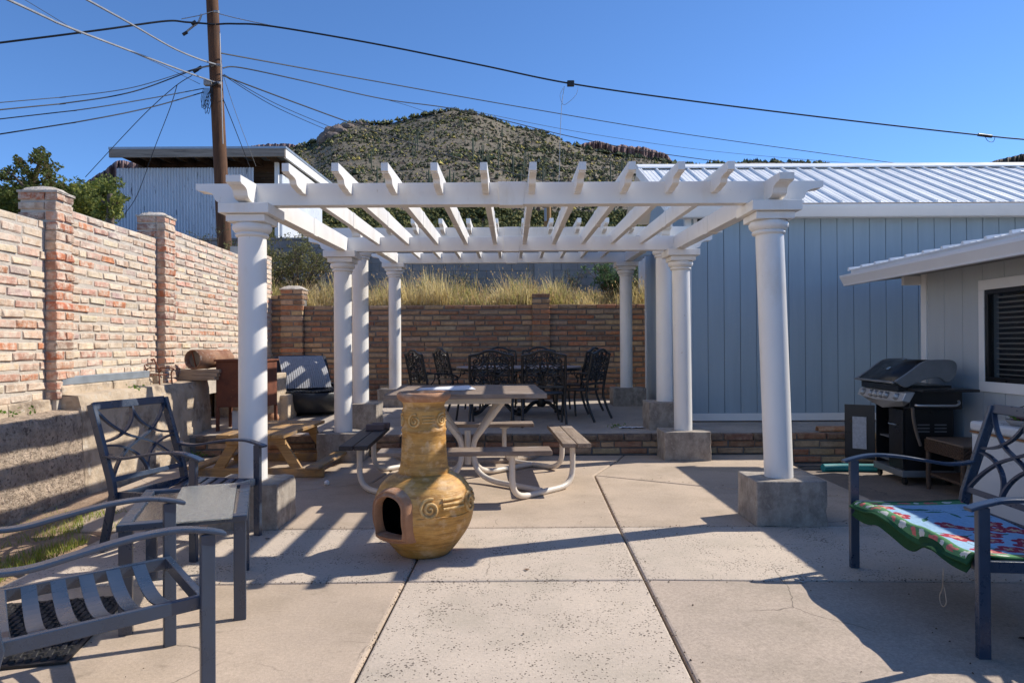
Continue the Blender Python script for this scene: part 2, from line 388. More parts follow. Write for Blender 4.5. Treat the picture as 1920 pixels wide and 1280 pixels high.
# chimenea clay: ochre wash over pale clay
m_, nt_, p_ = nodes_of('ochre washed clay'); v_ = coords(nt_, 'object'); vz = coords(nt_, 'object', (2,2,14))
c_ = mixc(nt_, ramp(nt_, noise(nt_, v_, 5, 5, .65), .35, .68), (.53,.25,.035), (.68,.39,.12))
c_ = mixc(nt_, math_(nt_, 'MULTIPLY', ramp(nt_, noise(nt_, vz, 2.2, 5, .7), .46, .64), .75), c_, (.27,.125,.03))
c_ = mixc(nt_, math_(nt_, 'MULTIPLY', ramp(nt_, noise(nt_, v_, 14, 5), .52, .7), .6), c_, (.80,.56,.31))
nt_.links.new(c_, p_.inputs['Base Color']); p_.inputs['Roughness'].default_value = .55
bump(nt_, p_, noise(nt_, vz, 9, 5), .5, .008); MT['ochre'] = m_
MT['ochre_pale'] = M('pale clay relief', (.66,.42,.16), .6, var=.25, vs=18, bmp=.4, bs=60, stain=((.38,.20,.05), 20, .46, .64))  # raised relief coloured paler than the body

# ------------------------------------------------------------------ the setting: ground, patio, terrace
g = MB().box(-900, 900, -900, 1500, -.6, -.35).build('ground', MT['dirt']); tag(g, 'broad bare desert ground under the whole yard', 'ground', kind='structure')

def slab_mesh(poly, z0, z1, inset):
    c = Vector((sum(p[0] for p in poly)/len(poly), sum(p[1] for p in poly)/len(poly)))
    n = len(poly); out = []
    for i in range(n):                                  # true parallel inset of each edge
        p0 = Vector(poly[i-1]); p1 = Vector(poly[i]); p2 = Vector(poly[(i+1) % n])
        d1 = (p1-p0).normalized(); d2 = (p2-p1).normalized()
        n1 = Vector((-d1.y, d1.x)); n2 = Vector((-d2.y, d2.x))
        b = (n1+n2); b = b / max(.25, b.length_squared) * 2
        out.append(p1 + b*inset)
    m = MB(); ring = [[(p.x, p.y, z) for p in out] for z in (z0,)]
    e = .016
    def shrink(k): return [p + (c-p).normalized()*k for p in out]
    lv = [(out, z0), (out, z1-e*.7), (shrink(e*.6), z1-e*.18), (shrink(e*1.6), z1)]
    vs = []; fs = []
    for pts, z in lv: vs += [(p.x, p.y, z) for p in pts]
    for k in range(len(lv)-1):
        for i in range(n):
            j = (i+1) % n; fs.append((k*n+i, k*n+j, (k+1)*n+j, (k+1)*n+i))
    fs.append(tuple((len(lv)-1)*n+i for i in range(n))); fs.append(tuple(reversed(range(n))))
    m.add(vs, fs); return m
patio = MB().box(-2.93, 3.12, -2.2, 5.06, -.30, -.035).box(-3.86, 3.14, 5.06, 8.36, -.30, -.036).build('patio', MT['joint'])
tag(patio, 'tan concrete patio cast in large slabs with open joints', 'patio', kind='structure')
xr = lambda y: .72 + .025*(y-2.5)
xl = lambda y: -.645 + .022*(y-2.7)
slabs = [([(-2.92,.9),(xl(.9),.9),(xl(3.92),3.92),(-2.92,3.86)], 'slab_smooth'),
         ([(xl(.9),.9),(xr(.9),.9),(xr(3.93),3.93),(xl(3.92),3.92)], 'slab_pit'),
         ([(xr(.9),.9),(3.1,.9),(3.1,3.84),(xr(3.93),3.93)], 'slab_mid'),
         ([(-2.92,3.86),(xl(3.92),3.92),(xl(5.06),5.06),(-2.92,5.03)], 'slab_pit'),
         ([(xl(3.92),3.92),(xr(3.93),3.93),(xr(5.07),5.07),(xl(5.06),5.06)], 'slab_pit'),
         ([(xr(3.93),3.93),(3.1,3.84),(3.1,5.06),(xr(5.07),5.07)], 'slab_pit'),
         ([(xr(5.07),5.07),(3.1,5.06),(3.11,5.95),(2.1,6.34),(.845,7.07)], 'slab_smooth'),
         ([(.845,7.07),(2.1,6.34),(3.11,5.95),(3.13,7.85),(3.13,8.35),(1.36,8.35),(1.21,7.93)], 'slab_smooth'),
         ([(-2.05,5.05),(xl(5.06),5.06),(xr(5.07),5.07),(.845,7.07),(1.21,7.93),(1.36,8.35),(-1.2,8.35),(-1.39,6.74),(-2.02,6.37)], 'slab_smooth'),
         ([(-3.3,5.04),(-2.05,5.05),(-2.02,6.37),(-1.39,6.74),(-1.2,8.35),(-3.84,8.35),(-3.80,6.6)], 'slab_smooth'),
         ([(-2.92,-2.1),(xl(.9),-2.1),(xl(.9),.9),(-2.92,.9)], 'slab_smooth'),
         ([(xl(.9),-2.1),(xr(.9),-2.1),(xr(.9),.9),(xl(.9),.9)], 'slab_pit'),
         ([(xr(.9),-2.1),(3.1,-2.1),(3.1,.9),(xr(.9),.9)], 'slab_mid')]
for poly, mm in slabs:
    slab_mesh(poly, -.12, 0.0 + rnd.uniform(-.003,.003), .006).build('slab', MT[mm], patio)
low = MB().box(3.135, 4.9, -3, 8.36, -.34, -.12).build('lower_paving', MT['slab_low']); tag(low, 'lower brown concrete strip beside the house wall', 'paving', kind='structure')

# dirt strip beside the left retaining wall
m = MB(); nx, ny = 14, 60
for j in range(ny+1):
    for i in range(nx+1):
        x = -4.2 + 1.262*i/nx; y = -1 + 7.6*j/ny
        edge = min(1, (nx-i)/2.5)
        z = -.028 + .035*edge + .022*edge*mnoise.noise(Vector((x*3, y*3, 0))) + (.06*max(0, 1-i/3))
        if y > 5.0: z -= .07*max(0, (i/nx - .55))*2
        m.v.append((x, y, z))
for j in range(ny):
    for i in range(nx): m.f.append((j*(nx+1)+i, j*(nx+1)+i+1, (j+1)*(nx+1)+i+1, (j+1)*(nx+1)+i))
tag(m.build('dirt_strip', MT['dirt'], smooth=180), 'strip of reddish dirt between slab edge and retaining wall', 'dirt', kind='structure')

TZ = lambda y: .25 + .02*(y-8.4)
terr = MB().add([(-4.7,8.47,-.3),(9.5,8.47,-.3),(9.5,13.2,-.3),(-4.7,13.2,-.3),(-4.7,8.47,TZ(8.47)),(9.5,8.47,TZ(8.47)),(9.5,13.2,TZ(13.2)),(-4.7,13.2,TZ(13.2))],
        [(3,2,1,0),(4,5,6,7),(0,1,5,4),(1,2,6,5),(2,3,7,6),(3,0,4,7)]).build('terrace', MT['terrace'])
tag(terr, 'raised concrete terrace with a brick edged front', 'terrace', kind='structure')

# ------------------------------------------------------------------ bricks
def unit_brick(seed):
    r = random.Random(seed); j = lambda a: r.uniform(-a, a)
    vs = []
    for (x, z) in ((-.5,-.5),(.5,-.5),(.5,.5),(-.5,.5)): vs.append((x, .5, z))
    for (x, z) in ((-.5,-.5),(.5,-.5),(.5,.5),(-.5,.5)): vs.append((x+j(.012), -.40+j(.04), z+j(.06)))
    for (x, z) in ((-.475,-.38),(.475,-.38),(.475,.38),(-.475,.38)): vs.append((x+j(.02), -.5+j(.05), z+j(.07)))
    fs = [(0,1,2,3)]
    for k in range(4):
        k2 = (k+1) % 4; fs.append((k, k2, 4+k2, 4+k)); fs.append((4+k, 4+k2, 8+k2, 8+k))
    fs.append((8,9,10,11))
    return MB().add(vs, fs)
BRICKS = [unit_brick(k) for k in range(10)]
BR_ME = {}
def brick_meshes(key):
    if key not in BR_ME:
        BR_ME[key] = []
        for b in BRICKS:
            me = b.mesh('brick'); me.materials.append(MT[key]); BR_ME[key].append(me)
    return BR_ME[key]
def pick(pal):
    c = rnd.choices([p[0] for p in pal], [p[1] for p in pal])[0]; k = rnd.uniform(.85, 1.15)
    return tuple(min(1, c[i]*k*rnd.uniform(.95,1.05)) for i in range(3))
PAL_L = [((.54,.37,.275),4),((.60,.455,.335),5),((.60,.485,.355),4),((.50,.20,.10),1.2),((.53,.30,.22),3.5),((.44,.33,.28),1.5)]
PAL_P = [((.46,.17,.085),3),((.50,.26,.17),3),((.50,.34,.24),2),((.33,.2,.15),1)]
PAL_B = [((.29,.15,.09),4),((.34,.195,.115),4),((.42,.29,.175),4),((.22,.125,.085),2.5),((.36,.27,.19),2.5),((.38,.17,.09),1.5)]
def lay(parent, bricks, mat, mat_far, keep=300):
    """bricks: (cx, cy, cz, L, D, H, colour, turn) local to parent; the ones that show largest become objects"""
    mw = Matrix.Translation(parent.location) @ Matrix.Rotation(parent.rotation_euler.z, 4, 'Z')
    def weight(b):
        w = mw @ Vector(b[:3]); 
        if w.y < .5: return 0
        px = 960 + 1280*w.x/w.y; py = 645 - 1280*(w.z-CAM_H)/w.y
        if px < -40 or px > 1960 or py < -40 or py > 1320: return 0
        return b[3]*b[5]/w.y**2
    bricks = sorted(bricks, key=weight, reverse=True)
    mes = brick_meshes(mat)
    for i, b in enumerate(bricks[:keep]):
        o = bpy.data.objects.new('brick', mes[rnd.randrange(10)]); col.objects.link(o); o.parent = parent
        o.location = b[:3]; o.scale = b[3:6]; o.color = (*b[6], 1); o.rotation_euler = (rnd.uniform(-.012,.012), rnd.uniform(-.012,.012), b[7] + rnd.uniform(-.008,.008))
    rest = bricks[keep:]
    if rest:
        m = MB()
        for b in rest:
            u = BRICKS[rnd.randrange(10)]; ca, sa = math.cos(b[7]), math.sin(b[7])
            vs = []
            for (x, y, z) in u.v:
                x *= b[3]; y *= b[4]; z *= b[5]
                vs.append((b[0] + x*ca - y*sa, b[1] + x*sa + y*ca, b[2] + z))
            m.add(vs, u.f, b[6])
        o = m.build('brick_field', MT[mat_far], parent); o['kind'] = 'stuff'
def courses(x0, x1, yf, z0, n, ch, L, H, D, pal, off=0.0, jz=.004, turn=0.0):
    out = []
    for k in range(n):
        x = x0 - ((k % 2)*.5 + off + rnd.uniform(-.06,.06))*(L+.018); zc = z0 + (k+.5)*ch
        while x < x1 - .01:
            ln = L*rnd.uniform(.9,1.06)
            if rnd.random() < .07: ln *= .5
            a = max(x, x0+.004); b = min(x+ln, x1-.004)
            if b-a > .03:
                out.append(((a+b)/2, yf + D/2 + rnd.uniform(-.007,.006), zc + rnd.uniform(-jz,jz), b-a, D, H*rnd.uniform(.9,1.06), pick(pal), turn))
            x += ln + rnd.uniform(.012,.026)
    return out
def pier_bricks(x0, x1, yf, yb, z0, n, ch, H, pal, sides=True, full_from=99):
    """a projecting pier: front face courses plus the returns on both sides"""
    out = []
    for k in range(n):
        zc = z0 + (k+.5)*ch; w = x1-x0
        if k % 2: cuts = [(x0, x1)]
        else:
            mid = x0 + w*rnd.uniform(.4,.6); cuts = [(x0, mid-.008), (mid+.008, x1)]
        for a, b in cuts: out.append(((a+b)/2, yf+.05+rnd.uniform(-.006,.006), zc, b-a, .1, H*rnd.uniform(.92,1.05), pick(pal), 0.0))
        yend = yb if k >= full_from else min(yb, yf + .16)
        if sides and yend - yf - .1 > .03:
            for xs, tr in ((x0+.045, -math.pi/2), (x1-.045, math.pi/2)):
                out.append((xs, (yf+.112+yend)/2, zc, yend-yf-.112, .09, H*rnd.uniform(.92,1.05), pick(pal), tr))
            if k >= full_from: out.append(((x0+x1)/2, yend-.045, zc, w-.19, .09, H, pick(pal), math.pi))
    return out

# tall sunlit wall on the left
LW = thing('brick_wall', 'tall pale sunlit brick wall stepping up along the left side', 'wall', (-3.898-.047*4.2, 4.2, .87), R(92.7))
CH = .09; secs = [(-1.6, 1.93, 18), (2.19, 4.05, 20), (4.33, 7.2, 22), (7.2, 8.62, 24)]
br = []; core = MB()
for a, b, n in secs:
    br += courses(a, b, 0, 0, n, CH, .262, .063, .1, PAL_L, jz=.006); core.box(a, b+.004, .010, .26, -.2, n*CH-.012)
for (a, b, n, ff) in ((1.93, 2.19, 21, 17), (4.05, 4.33, 23, 19)):
    br += pier_bricks(a, b, -.1, .24, 0, n, CH, .072, PAL_P, True, ff); core.box(a+.014, b-.014, -.086, .225, -.2, n*CH-.014)
core.build('mortar_bed', MT['mortar'], LW)
lay(LW, br, 'brick', 'brick_far', 300)
def cap(parent, x0, x1, y0, y1, z, h=.05, lip=.012):
    m = MB(); nx = 6; vs = []
    for j in range(nx+1):
        for i in range(nx+1):
            u = i/nx; v = j/nx; d = max(abs(u-.5), abs(v-.5))*2
            vs.append((x0-lip+(x1-x0+2*lip)*u + rnd.uniform(-.006,.006), y0-lip+(y1-y0+2*lip)*v + rnd.uniform(-.006,.006), z + h*(1-d**2.2)*rnd.uniform(.85,1.1) + (.012 if d < .99 else 0)))
    k = len(vs)
    fs = [(j*(nx+1)+i, j*(nx+1)+i+1, (j+1)*(nx+1)+i+1, (j+1)*(nx+1)+i) for j in range(nx) for i in range(nx)]
    m.add(vs, fs)
    m.box(x0-lip*.7, x1+lip*.7, y0-lip*.7, y1+lip*.7, z-.012, z+.008)
    return m.build('mortar_cap', MT['capstone'], parent, smooth=60)
cap(LW, 1.93, 2.19, -.1, .24, 21*CH-.004); cap(LW, 4.05, 4.33, -.1, .24, 23*CH-.004)

# lower brown wall across the back
BW = thing('brick_wall', 'low shaded brown brick wall across the back of the terrace', 'wall', (-4.55, 12.8, .325), 0)
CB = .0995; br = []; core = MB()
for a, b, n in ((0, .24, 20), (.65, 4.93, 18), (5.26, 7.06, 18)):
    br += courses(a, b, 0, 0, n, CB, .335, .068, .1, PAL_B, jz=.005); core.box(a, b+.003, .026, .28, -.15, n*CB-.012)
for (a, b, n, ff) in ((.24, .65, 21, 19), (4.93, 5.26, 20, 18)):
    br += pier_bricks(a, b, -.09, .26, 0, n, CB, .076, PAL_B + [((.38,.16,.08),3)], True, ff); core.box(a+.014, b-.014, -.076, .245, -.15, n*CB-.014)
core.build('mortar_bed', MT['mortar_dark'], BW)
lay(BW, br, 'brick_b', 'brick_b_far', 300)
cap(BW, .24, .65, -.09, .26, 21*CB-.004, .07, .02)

# brick face of the terrace
RZ = thing('brick_step', 'low brick riser along the terrace front edge', 'brick edging', (-3.9, 8.39, 0), 0)
br = []
br += courses(0, 7.02, -.012, .168, 1, .085, .34, .078, .14, [((.13,.095,.075),3),((.17,.11,.08),2),((.20,.12,.08),2)], jz=.003)
br += courses(0, 7.02, .01, .0, 2, .083, .33, .066, .1, PAL_B)
br += courses(7.05, 8.6, -.012, .168, 1, .085, .34, .074, .14, PAL_B, jz=.003)
br += courses(7.05, 8.6, .004, -.12, 3, .094, .32, .072, .1, PAL_B)
MB().box(-.1, 7.03, .03, .085, -.2, .235).box(7.03, 8.65, .024, .085, -.25, .235).build('mortar_bed', MT['mortar_dark'], RZ)
lay(RZ, br, 'brick_b', 'brick_b_far', 300)
# half round step in front of the riser
m = MB(); prof = [(.86,-.02),(.88,.0),(.885,.035),(.87,.052),(.84,.058)]; vs = []; fs = []; n = 40
for (r, z) in prof:
    for k in range(n+1):
        th = math.pi + math.pi*k/n; vs.append((r*math.cos(th)*(1+.006*math.sin(9*th)), r*math.sin(th)*.72, z))
for i in range(len(prof)-1):
    for k in range(n): fs.append((i*(n+1)+k, i*(n+1)+k+1, (i+1)*(n+1)+k+1, (i+1)*(n+1)+k))
fs.append(tuple((len(prof)-1)*(n+1)+k for k in range(n+1)))
m.add(vs, fs); o = m.build('round_step', MT['slab_mid']); o.location = (-.55, 8.34, 0)
tag(o, 'half round concrete step below the terrace behind the big picnic table', 'step')

# ------------------------------------------------------------------ left retaining wall and ledge
rw = thing('retaining_wall', 'rough aggregate concrete retaining wall below the tall brick wall', 'retaining wall', (0,0,0), 0)
XF = lambda y: -3.66 - .042*y            # front face line
def rough_face(y0, y1, z0, z1, thick, mat, name, parent, amp=.02, nz=10):
    m = MB(); ny = int((y1-y0)/.07)
    vs = []
    for j in range(nz+1):
        for i in range(ny+1):
            y = y0 + (y1-y0)*i/ny; z = z0 + (z1-z0)*j/nz
            b = (1 - j/nz)*.05
            zz = z + (.018*mnoise.noise(Vector((y*2.1, 3.3, 1))) if j == nz else 0)
            vs.append((XF(y) + b + amp*mnoise.noise(Vector((y*5, z*5, 2))) - (.02 if j == nz else 0), y, zz))
    fs = [(j*(ny+1)+i, j*(ny+1)+i+1, (j+1)*(ny+1)+i+1, (j+1)*(ny+1)+i) for j in range(nz) for i in range(ny)]
    m.add(vs, fs)
    # top sheet running back to the wall
    tv = []
    for i in range(ny+1):
        y = y0 + (y1-y0)*i/ny; f = vs[nz*(ny+1)+i]
        tv += [f, (f[0]-thick*.5, y, f[2]+.012+.008*mnoise.noise(Vector((y*6,1,0)))), (f[0]-thick, y, f[2]+.015)]
    m.add(tv, [(i*3+a, i*3+a+1, (i+1)*3+a+1, (i+1)*3+a) for i in range(ny) for a in range(2)])
    for i in (0, ny):                              # end faces
        idx = [vs[j*(ny+1)+i] for j in range(nz+1)]
        bk = [(p[0]-thick, p[1], p[2]) for p in (idx[-1], idx[0])]
        m.add(idx + bk, [tuple(range(nz+3))])
    return m.build(name, mat, parent, smooth=50)
rough_face(-1.2, 6.2, -.05, .775, .42, MT['rough_conc'], 'face', rw, .03)
fm = MB()
for k in range(14):
    a = -1.2 + k*.565; b = a + .56
    x0 = -3.898-.047*a; x1 = -3.898-.047*b
    fm.hexa([(x0+.055,a,.74),(x0-.2,a,.74),(x1-.2,b,.74),(x1+.055,b,.74)], [(x0+.045,a,.885),(x0-.2,a,.885),(x1-.2,b,.885),(x1+.045,b,.885)])
fm.build('footing', MT['ledge_conc'], rw, bevel=.012)
lg = thing('concrete_ledge', 'stained concrete ledge at the foot of the tall brick wall', 'ledge', (0,0,0), 0)
rough_face(6.2, 9.1, -.05, .905, .30, MT['ledge_conc'], 'face', lg, .02)
kb = MB(); 
for (a, b) in ((6.2, 7.05), (7.07, 7.9)):
    kb.hexa([(XF(a)-.16,a,.9),(XF(a)-.4,a,.9),(XF(b)-.4,b,.9),(XF(b)-.16,b,.9)], [(XF(a)-.165,a,1.0),(XF(a)-.4,a,1.0),(XF(b)-.4,b,1.0),(XF(b)-.165,b,1.0)])
kb.build('kerb', MT['ledge_conc'], lg, bevel=.015)

# ------------------------------------------------------------------ pergolas and their concrete pedestals
def ogee(y_in, y_tip, zt, zb, tip, n=6):
    """(y, z) outline points of a decorative tail, from the tip's top round to the bottom edge at y_in"""
    s = 1 if y_tip < y_in else -1; L = abs(y_in - y_tip)
    p = [(0, 0), (0, -tip), (.06*L, -tip-.006)]
    H = zt - zb
    for k in range(n+1):                                # convex quarter then concave quarter
        a = math.pi/2*k/n; p.append((.06*L + .40*L*math.sin(a)*.95, -tip-.010 - (H-tip-.03)*.45*(1-math.cos(a))))
    y0, z0 = p[-1]
    p.append((y0+.02*L, z0-.012))
    for k in range(1, n+1):
        a = math.pi/2*k/n; p.append((y0+.02*L + .30*L*(1-math.cos(a)), z0-.012 - (H-tip-.03)*.50*math.sin(a)))
    p.append((.80*L, -H+.006)); p.append((.86*L, -H))
    return [(y_tip + s*a, zt + b) for a, b in p]
def beam_poly(a_in, a_tip, b_in, b_tip, zt, zb, tip):
    """closed outline with a tail at each end"""
    A = ogee(a_in, a_tip, zt, zb, tip); B = ogee(b_in, b_tip, zt, zb, tip)
    return A + list(reversed(B))
def pergola(label, cols, zb_f, zb_r, y1, y2, xl_, xr_, raft_x, ov):
    t = thing('pergola', label, 'pergola', ((xl_+xr_)/2, y1, 0))
    cx = (xl_+xr_)/2
    slope = (zb_r - zb_f)/(y2-y1); zb = lambda y: zb_f + slope*(y-y1)
    BH = .167; BWd = .11
    # cross beams along x
    for yy in (y1, y2):
        z0 = zb(yy); poly = beam_poly(xl_-.1, xl_-.41, xr_+.1, xr_+.40, z0+BH, z0, .045)
        m = MB().extr([(p[0]-cx, yy-y1-BWd/2, p[1]) for p in poly], (0,0,0), (0,BWd,0))
        b = m.build('beam', MT['white'], t, bevel=.004)
        mx = cx + .02
        MB().hexa([(mx-cx-.105,yy-y1-BWd/2-.006,z0-.008),(mx-cx+.075,yy-y1-BWd/2-.006,z0-.008),(mx-cx+.075,yy-y1+BWd/2+.006,z0-.008),(mx-cx-.105,yy-y1+BWd/2+.006,z0-.008)],
                  [(mx-cx-.115,yy-y1-BWd/2-.006,z0+BH+.004),(mx-cx+.10,yy-y1-BWd/2-.006,z0+BH+.004),(mx-cx+.10,yy-y1+BWd/2+.006,z0+BH+.004),(mx-cx-.115,yy-y1+BWd/2+.006,z0+BH+.004)]).build('splice_sleeve', MT['white'], b, bevel=.003)
    # side beams along y, and rafters
    def yspar(name, x, w, zoff, h, ov_, tip, gap):
        poly = beam_poly(y1-ov_*.22, y1-ov_, y2+ov_*.22, y2+ov_, zoff+h, zoff, tip)
        pts = [(x-cx, p[0]-y1, p[1] + slope*(p[0]-y1)) for p in poly]
        m = MB().extr(pts, (-w/2,0,0), (w/2,0,0))
        o = m.build(name, MT['white'], t, bevel=.003)
        ym = (y1+y2)/2 + rnd.uniform(-.02,.02)
        zz = zoff + slope*(ym-y1)
        s = MB().box(x-cx-w/2-.0035, x-cx+w/2+.0035, ym-y1+.004, ym-y1+.11, zz-.006, zz+h+.002)
        s.build('splice_sleeve', MT['white'], o)
        return o
    for x in (xl_, xr_): yspar('side_beam', x, BWd-.003, zb_f+.002, BH-.006, .36, .05, .01)
    for x in raft_x: yspar('rafter', x, .05, zb_f+.077, .14, ov, .058, .006)
    # columns
    for (px, py, bz, lean) in cols:
        top = zb(py); cz = top - .003
        c0 = bpy.data.objects.new('column', None); 
        prof = [(.107, bz), (.107, bz+.006), (.105, bz+.02), (.104, cz-.30), (.103, cz-.235)]
        sh = MB().lathe([(r, z) for r, z in prof], 40)
        shv = [(x + px - cx + lean*(1-(z-bz)/(cz-bz)), y + py - y1, z) for x, y, z in sh.v]; sh.v = shv
        so = sh.build('column', MT['white'], t, smooth=50)
        ring = MB().lathe([(.103,cz-.236),(.118,cz-.232),(.124,cz-.22),(.118,cz-.207),(.112,cz-.203),(.128,cz-.197),(.143,cz-.178),(.146,cz-.158),(.138,cz-.138),(.13,cz-.131)], 40, px-cx, py-y1)
        ring.build('necking_ring', MT['white'], so, smooth=50)
        MB().box(px-cx-.145, px-cx+.145, py-y1-.145, py-y1+.145, cz-.131, cz-.077).build('capital_plate', MT['white'], so, bevel=.004)
        MB().box(px-cx-.186, px-cx+.186, py-y1-.186, py-y1+.186, cz-.075, cz).build('abacus', MT['white'], so, bevel=.004)
    return t
PED = .335
P1 = [(-1.99, 5.24, PED, 0), (1.975, 5.24, PED, .065), (-2.01, 8.12, PED, 0), (2.01, 8.12, PED, .02)]
P2 = [(-1.99, 8.97, TZ(8.97)+.345, 0), (2.0, 8.97, TZ(8.97)+.345, 0), (-2.01, 11.72, TZ(11.7)+.30, 0), (1.96, 11.72, TZ(11.7)+.30, 0)]
pergola('near white pergola with round columns standing on the lower patio', P1, 2.42, 2.465, 5.24, 8.12, -1.99, 1.975,
        [-1.58 + .3468*k for k in range(10)], .47)
pergola('far white pergola on the raised terrace over the dining table', P2, 2.722, 2.757, 8.97, 11.72, -1.99, 1.98,
        [-1.58 + .347*k for k in range(10)], .45)
def pedestal(x, y, z0, h, w, d, label):
    m = MB(); n = 7
    # slightly uneven cast block: subdivided box with noise
    bm = bmesh.new(); bmesh.ops.create_cube(bm, size=1.0); bmesh.ops.subdivide_edges(bm, edges=bm.edges, cuts=5, use_grid_fill=True)
    for v in bm.verts:
        p = Vector((v.co.x*w, v.co.y*d, (v.co.z+.5)*h))
        nn = mnoise.noise(p*9 + Vector((x*7, y*3, 0))) * .006
        edge = sum(1 for c in (v.co.x, v.co.y, v.co.z) if abs(abs(c)-.5) < 1e-4)
        p += Vector((v.co.x, v.co.y, v.co.z)) * nn
        if edge >= 2 and rnd.random() < .18: p -= Vector((v.co.x, v.co.y, v.co.z))*rnd.uniform(.005,.022)
        v.co = p
    me = bpy.data.meshes.new('pedestal'); bm.to_mesh(me); bm.free(); me.materials.append(MT['pier'])
    me.polygons.foreach_set('use_smooth', [True]*len(me.polygons)); me.set_sharp_from_angle(angle=R(40))
    o = bpy.data.objects.new('concrete_pedestal', me); col.objects.link(o); o.location = (x, y, z0)
    b = o.modifiers.new('bevel', 'BEVEL'); b.width = .008; b.segments = 2; b.limit_method = 'ANGLE'; b.angle_limit = R(40)
    tag(o, label, 'pedestal', 'concrete pedestals under the pergola columns')
pedestal(-1.99, 5.24, -.004, PED+.004, .52, .43, 'concrete pedestal beside the glass side table, under the nearest left column')
pedestal(2.06, 5.25, -.004, PED+.004, .525, .42, 'largest concrete pedestal, near the flowered loveseat, under the nearest right column')
pedestal(-2.01, 8.13, -.004, PED+.004, .53, .43, 'concrete pedestal at the step between child picnic table and black bench')
pedestal(2.03, 8.12, -.004, PED+.004, .54, .44, 'concrete pedestal at the brick step, stained, left of the nearest right one')
pedestal(-1.99, 8.97, TZ(8.97)-.01, .355, .5, .46, 'concrete pedestal on the terrace edge just behind the two paver bricks')
pedestal(2.01, 8.97, TZ(8.97)-.01, .355, .52, .46, 'concrete pedestal on the terrace beside the loose sheet of paper')
pedestal(-2.01, 11.72, TZ(11.7)-.01, .31, .54, .4, 'concrete pedestal near the back wall, behind the picnic table top')
pedestal(1.98, 11.72, TZ(11.7)-.01, .31, .56, .4, 'dark stained concrete pedestal near the back wall right of the dining set')

# ------------------------------------------------------------------ blue grey shed
SH = thing('shed', 'blue grey board sided shed with white ribbed metal roof', 'shed', (2.4, 9.45, .29), 0)
SW = 8.0; bw = .2245; k = 0
MB().box(0.02, SW, .012, .1, 0, 2.9).build('wall_core', MT['groove'], SH)
x = .09
while x < SW-.05:
    MB().box(x+.004, min(x+bw-.004, SW), 0, .02, .1, 2.86).build('board', MT['siding'], SH, bevel=.003)
    x += bw
MB().box(.09, SW, -.012, .05, -.0, .1).build('base_trim', MT['white_trim'], SH, bevel=.004)
MB().box(-.0, .09, -.014, .06, -.0, 2.86).build('corner_trim', MT['white_trim'], SH, bevel=.004)
# left gable wall, seen in shade between the columns
gb = MB().extr([(.02,.06,0),(.02,2.85,0),(.02,2.85,2.86),(.02,1.87,3.86),(.02,.06,2.86)], (0,0,0), (.08,0,0)); gb.build('gable_wall', MT['siding'], SH)
MB().box(-.004, .09, 2.80, 2.86, 0, 2.86).build('corner_trim', MT['white_trim'], SH, bevel=.004)
# window high on the front wall behind the pergola
wd = MB().box(.12, .52, -.016, .012, 2.60, 2.84).build('window_trim', MT['white_trim'], SH, bevel=.004)
MB().box(.17, .47, -.02, -.002, 2.65, 2.80).build('pane', MT['pane'], wd)
# gutter, fascia and roof
gp = [(0,-.30,2.93),(0,-.30,2.905),(0,-.285,2.87),(0,-.25,2.80),(0,-.235,2.775),(0,-.20,2.765),(0,-.20,2.93)]
MB().extr([(p[0]-.3, p[1], p[2]) for p in gp], (0,0,0), (SW+.3,0,0)).build('gutter', MT['white_trim'], SH)
MB().box(-.3, SW, -.20, .02, 2.79, 2.82).build('soffit', MT['white_trim'], SH)
ye, ze, yrg, zrg = -.31, 2.945, 1.86, 3.985
sl = (zrg-ze)/(yrg-ye); rib = .256; x = -.30; i = 0
while x < SW:
    x1 = min(x+rib, SW); pw = x1-x
    m = MB()
    prof = [(0,0),(.012,.032),(.030,.032),(.042,0),(.095,0),(.10,.005),(.108,.005),(.113,0),(.165,0),(.17,.005),(.178,.005),(.183,0),(pw-.0005,0)]
    prof = [(min(a, pw), b) for a, b in prof]
    n = len(prof)
    vs = [(x+a, ye, ze+b) for a, b in prof] + [(x+a, yrg, zrg+b) for a, b in prof]
    m.add(vs, [(j, j+1, n+j+1, n+j) for j in range(n-1)])
    m.add([(x+a, ye, ze-.004) for a, b in prof] + [(x+a, ye, ze+b) for a, b in prof], [(j, j+1, n+j+1, n+j) for j in range(n-1)])
    m.build('roof_panel', MT['metal_roof'], SH, fix=False)
    x += rib
bk = MB().add([(-.3,yrg,zrg),(SW,yrg,zrg),(SW,3.3,zrg-sl*(3.3-yrg)),(-.3,3.3,zrg-sl*(3.3-yrg))], [(0,1,2,3)]); bk.build('back_slope', MT['metal_roof'], SH)
MB().extr([(0,yrg-.17,zrg-.17*sl+.052),(0,yrg,zrg+.06),(0,yrg+.17,zrg-.17*sl+.052),(0,yrg+.17,zrg-.17*sl+.03),(0,yrg,zrg+.038),(0,yrg-.17,zrg-.17*sl+.03)], (-.32,0,0), (SW,0,0)).build('ridge_cap', MT['metal_roof'], SH)
rk = MB().hexa([(-.325,ye,ze-.13),(-.295,ye,ze-.13),(-.295,yrg,zrg-.13),(-.325,yrg,zrg-.13)], [(-.325,ye,ze+.03),(-.295,ye,ze+.03),(-.295,yrg,zrg+.03),(-.325,yrg,zrg+.03)])
rk.build('rake_board', MT['white_trim'], SH)
MB().hexa([(-.295,ye,ze-.06),(.1,ye,ze-.06),(.1,yrg,zrg-.06),(-.295,yrg,zrg-.06)], [(-.295,ye,ze-.03),(.1,ye,ze-.03),(.1,yrg,zrg-.03),(-.295,yrg,zrg-.03)]).build('rake_soffit', MT['white_trim'], SH)

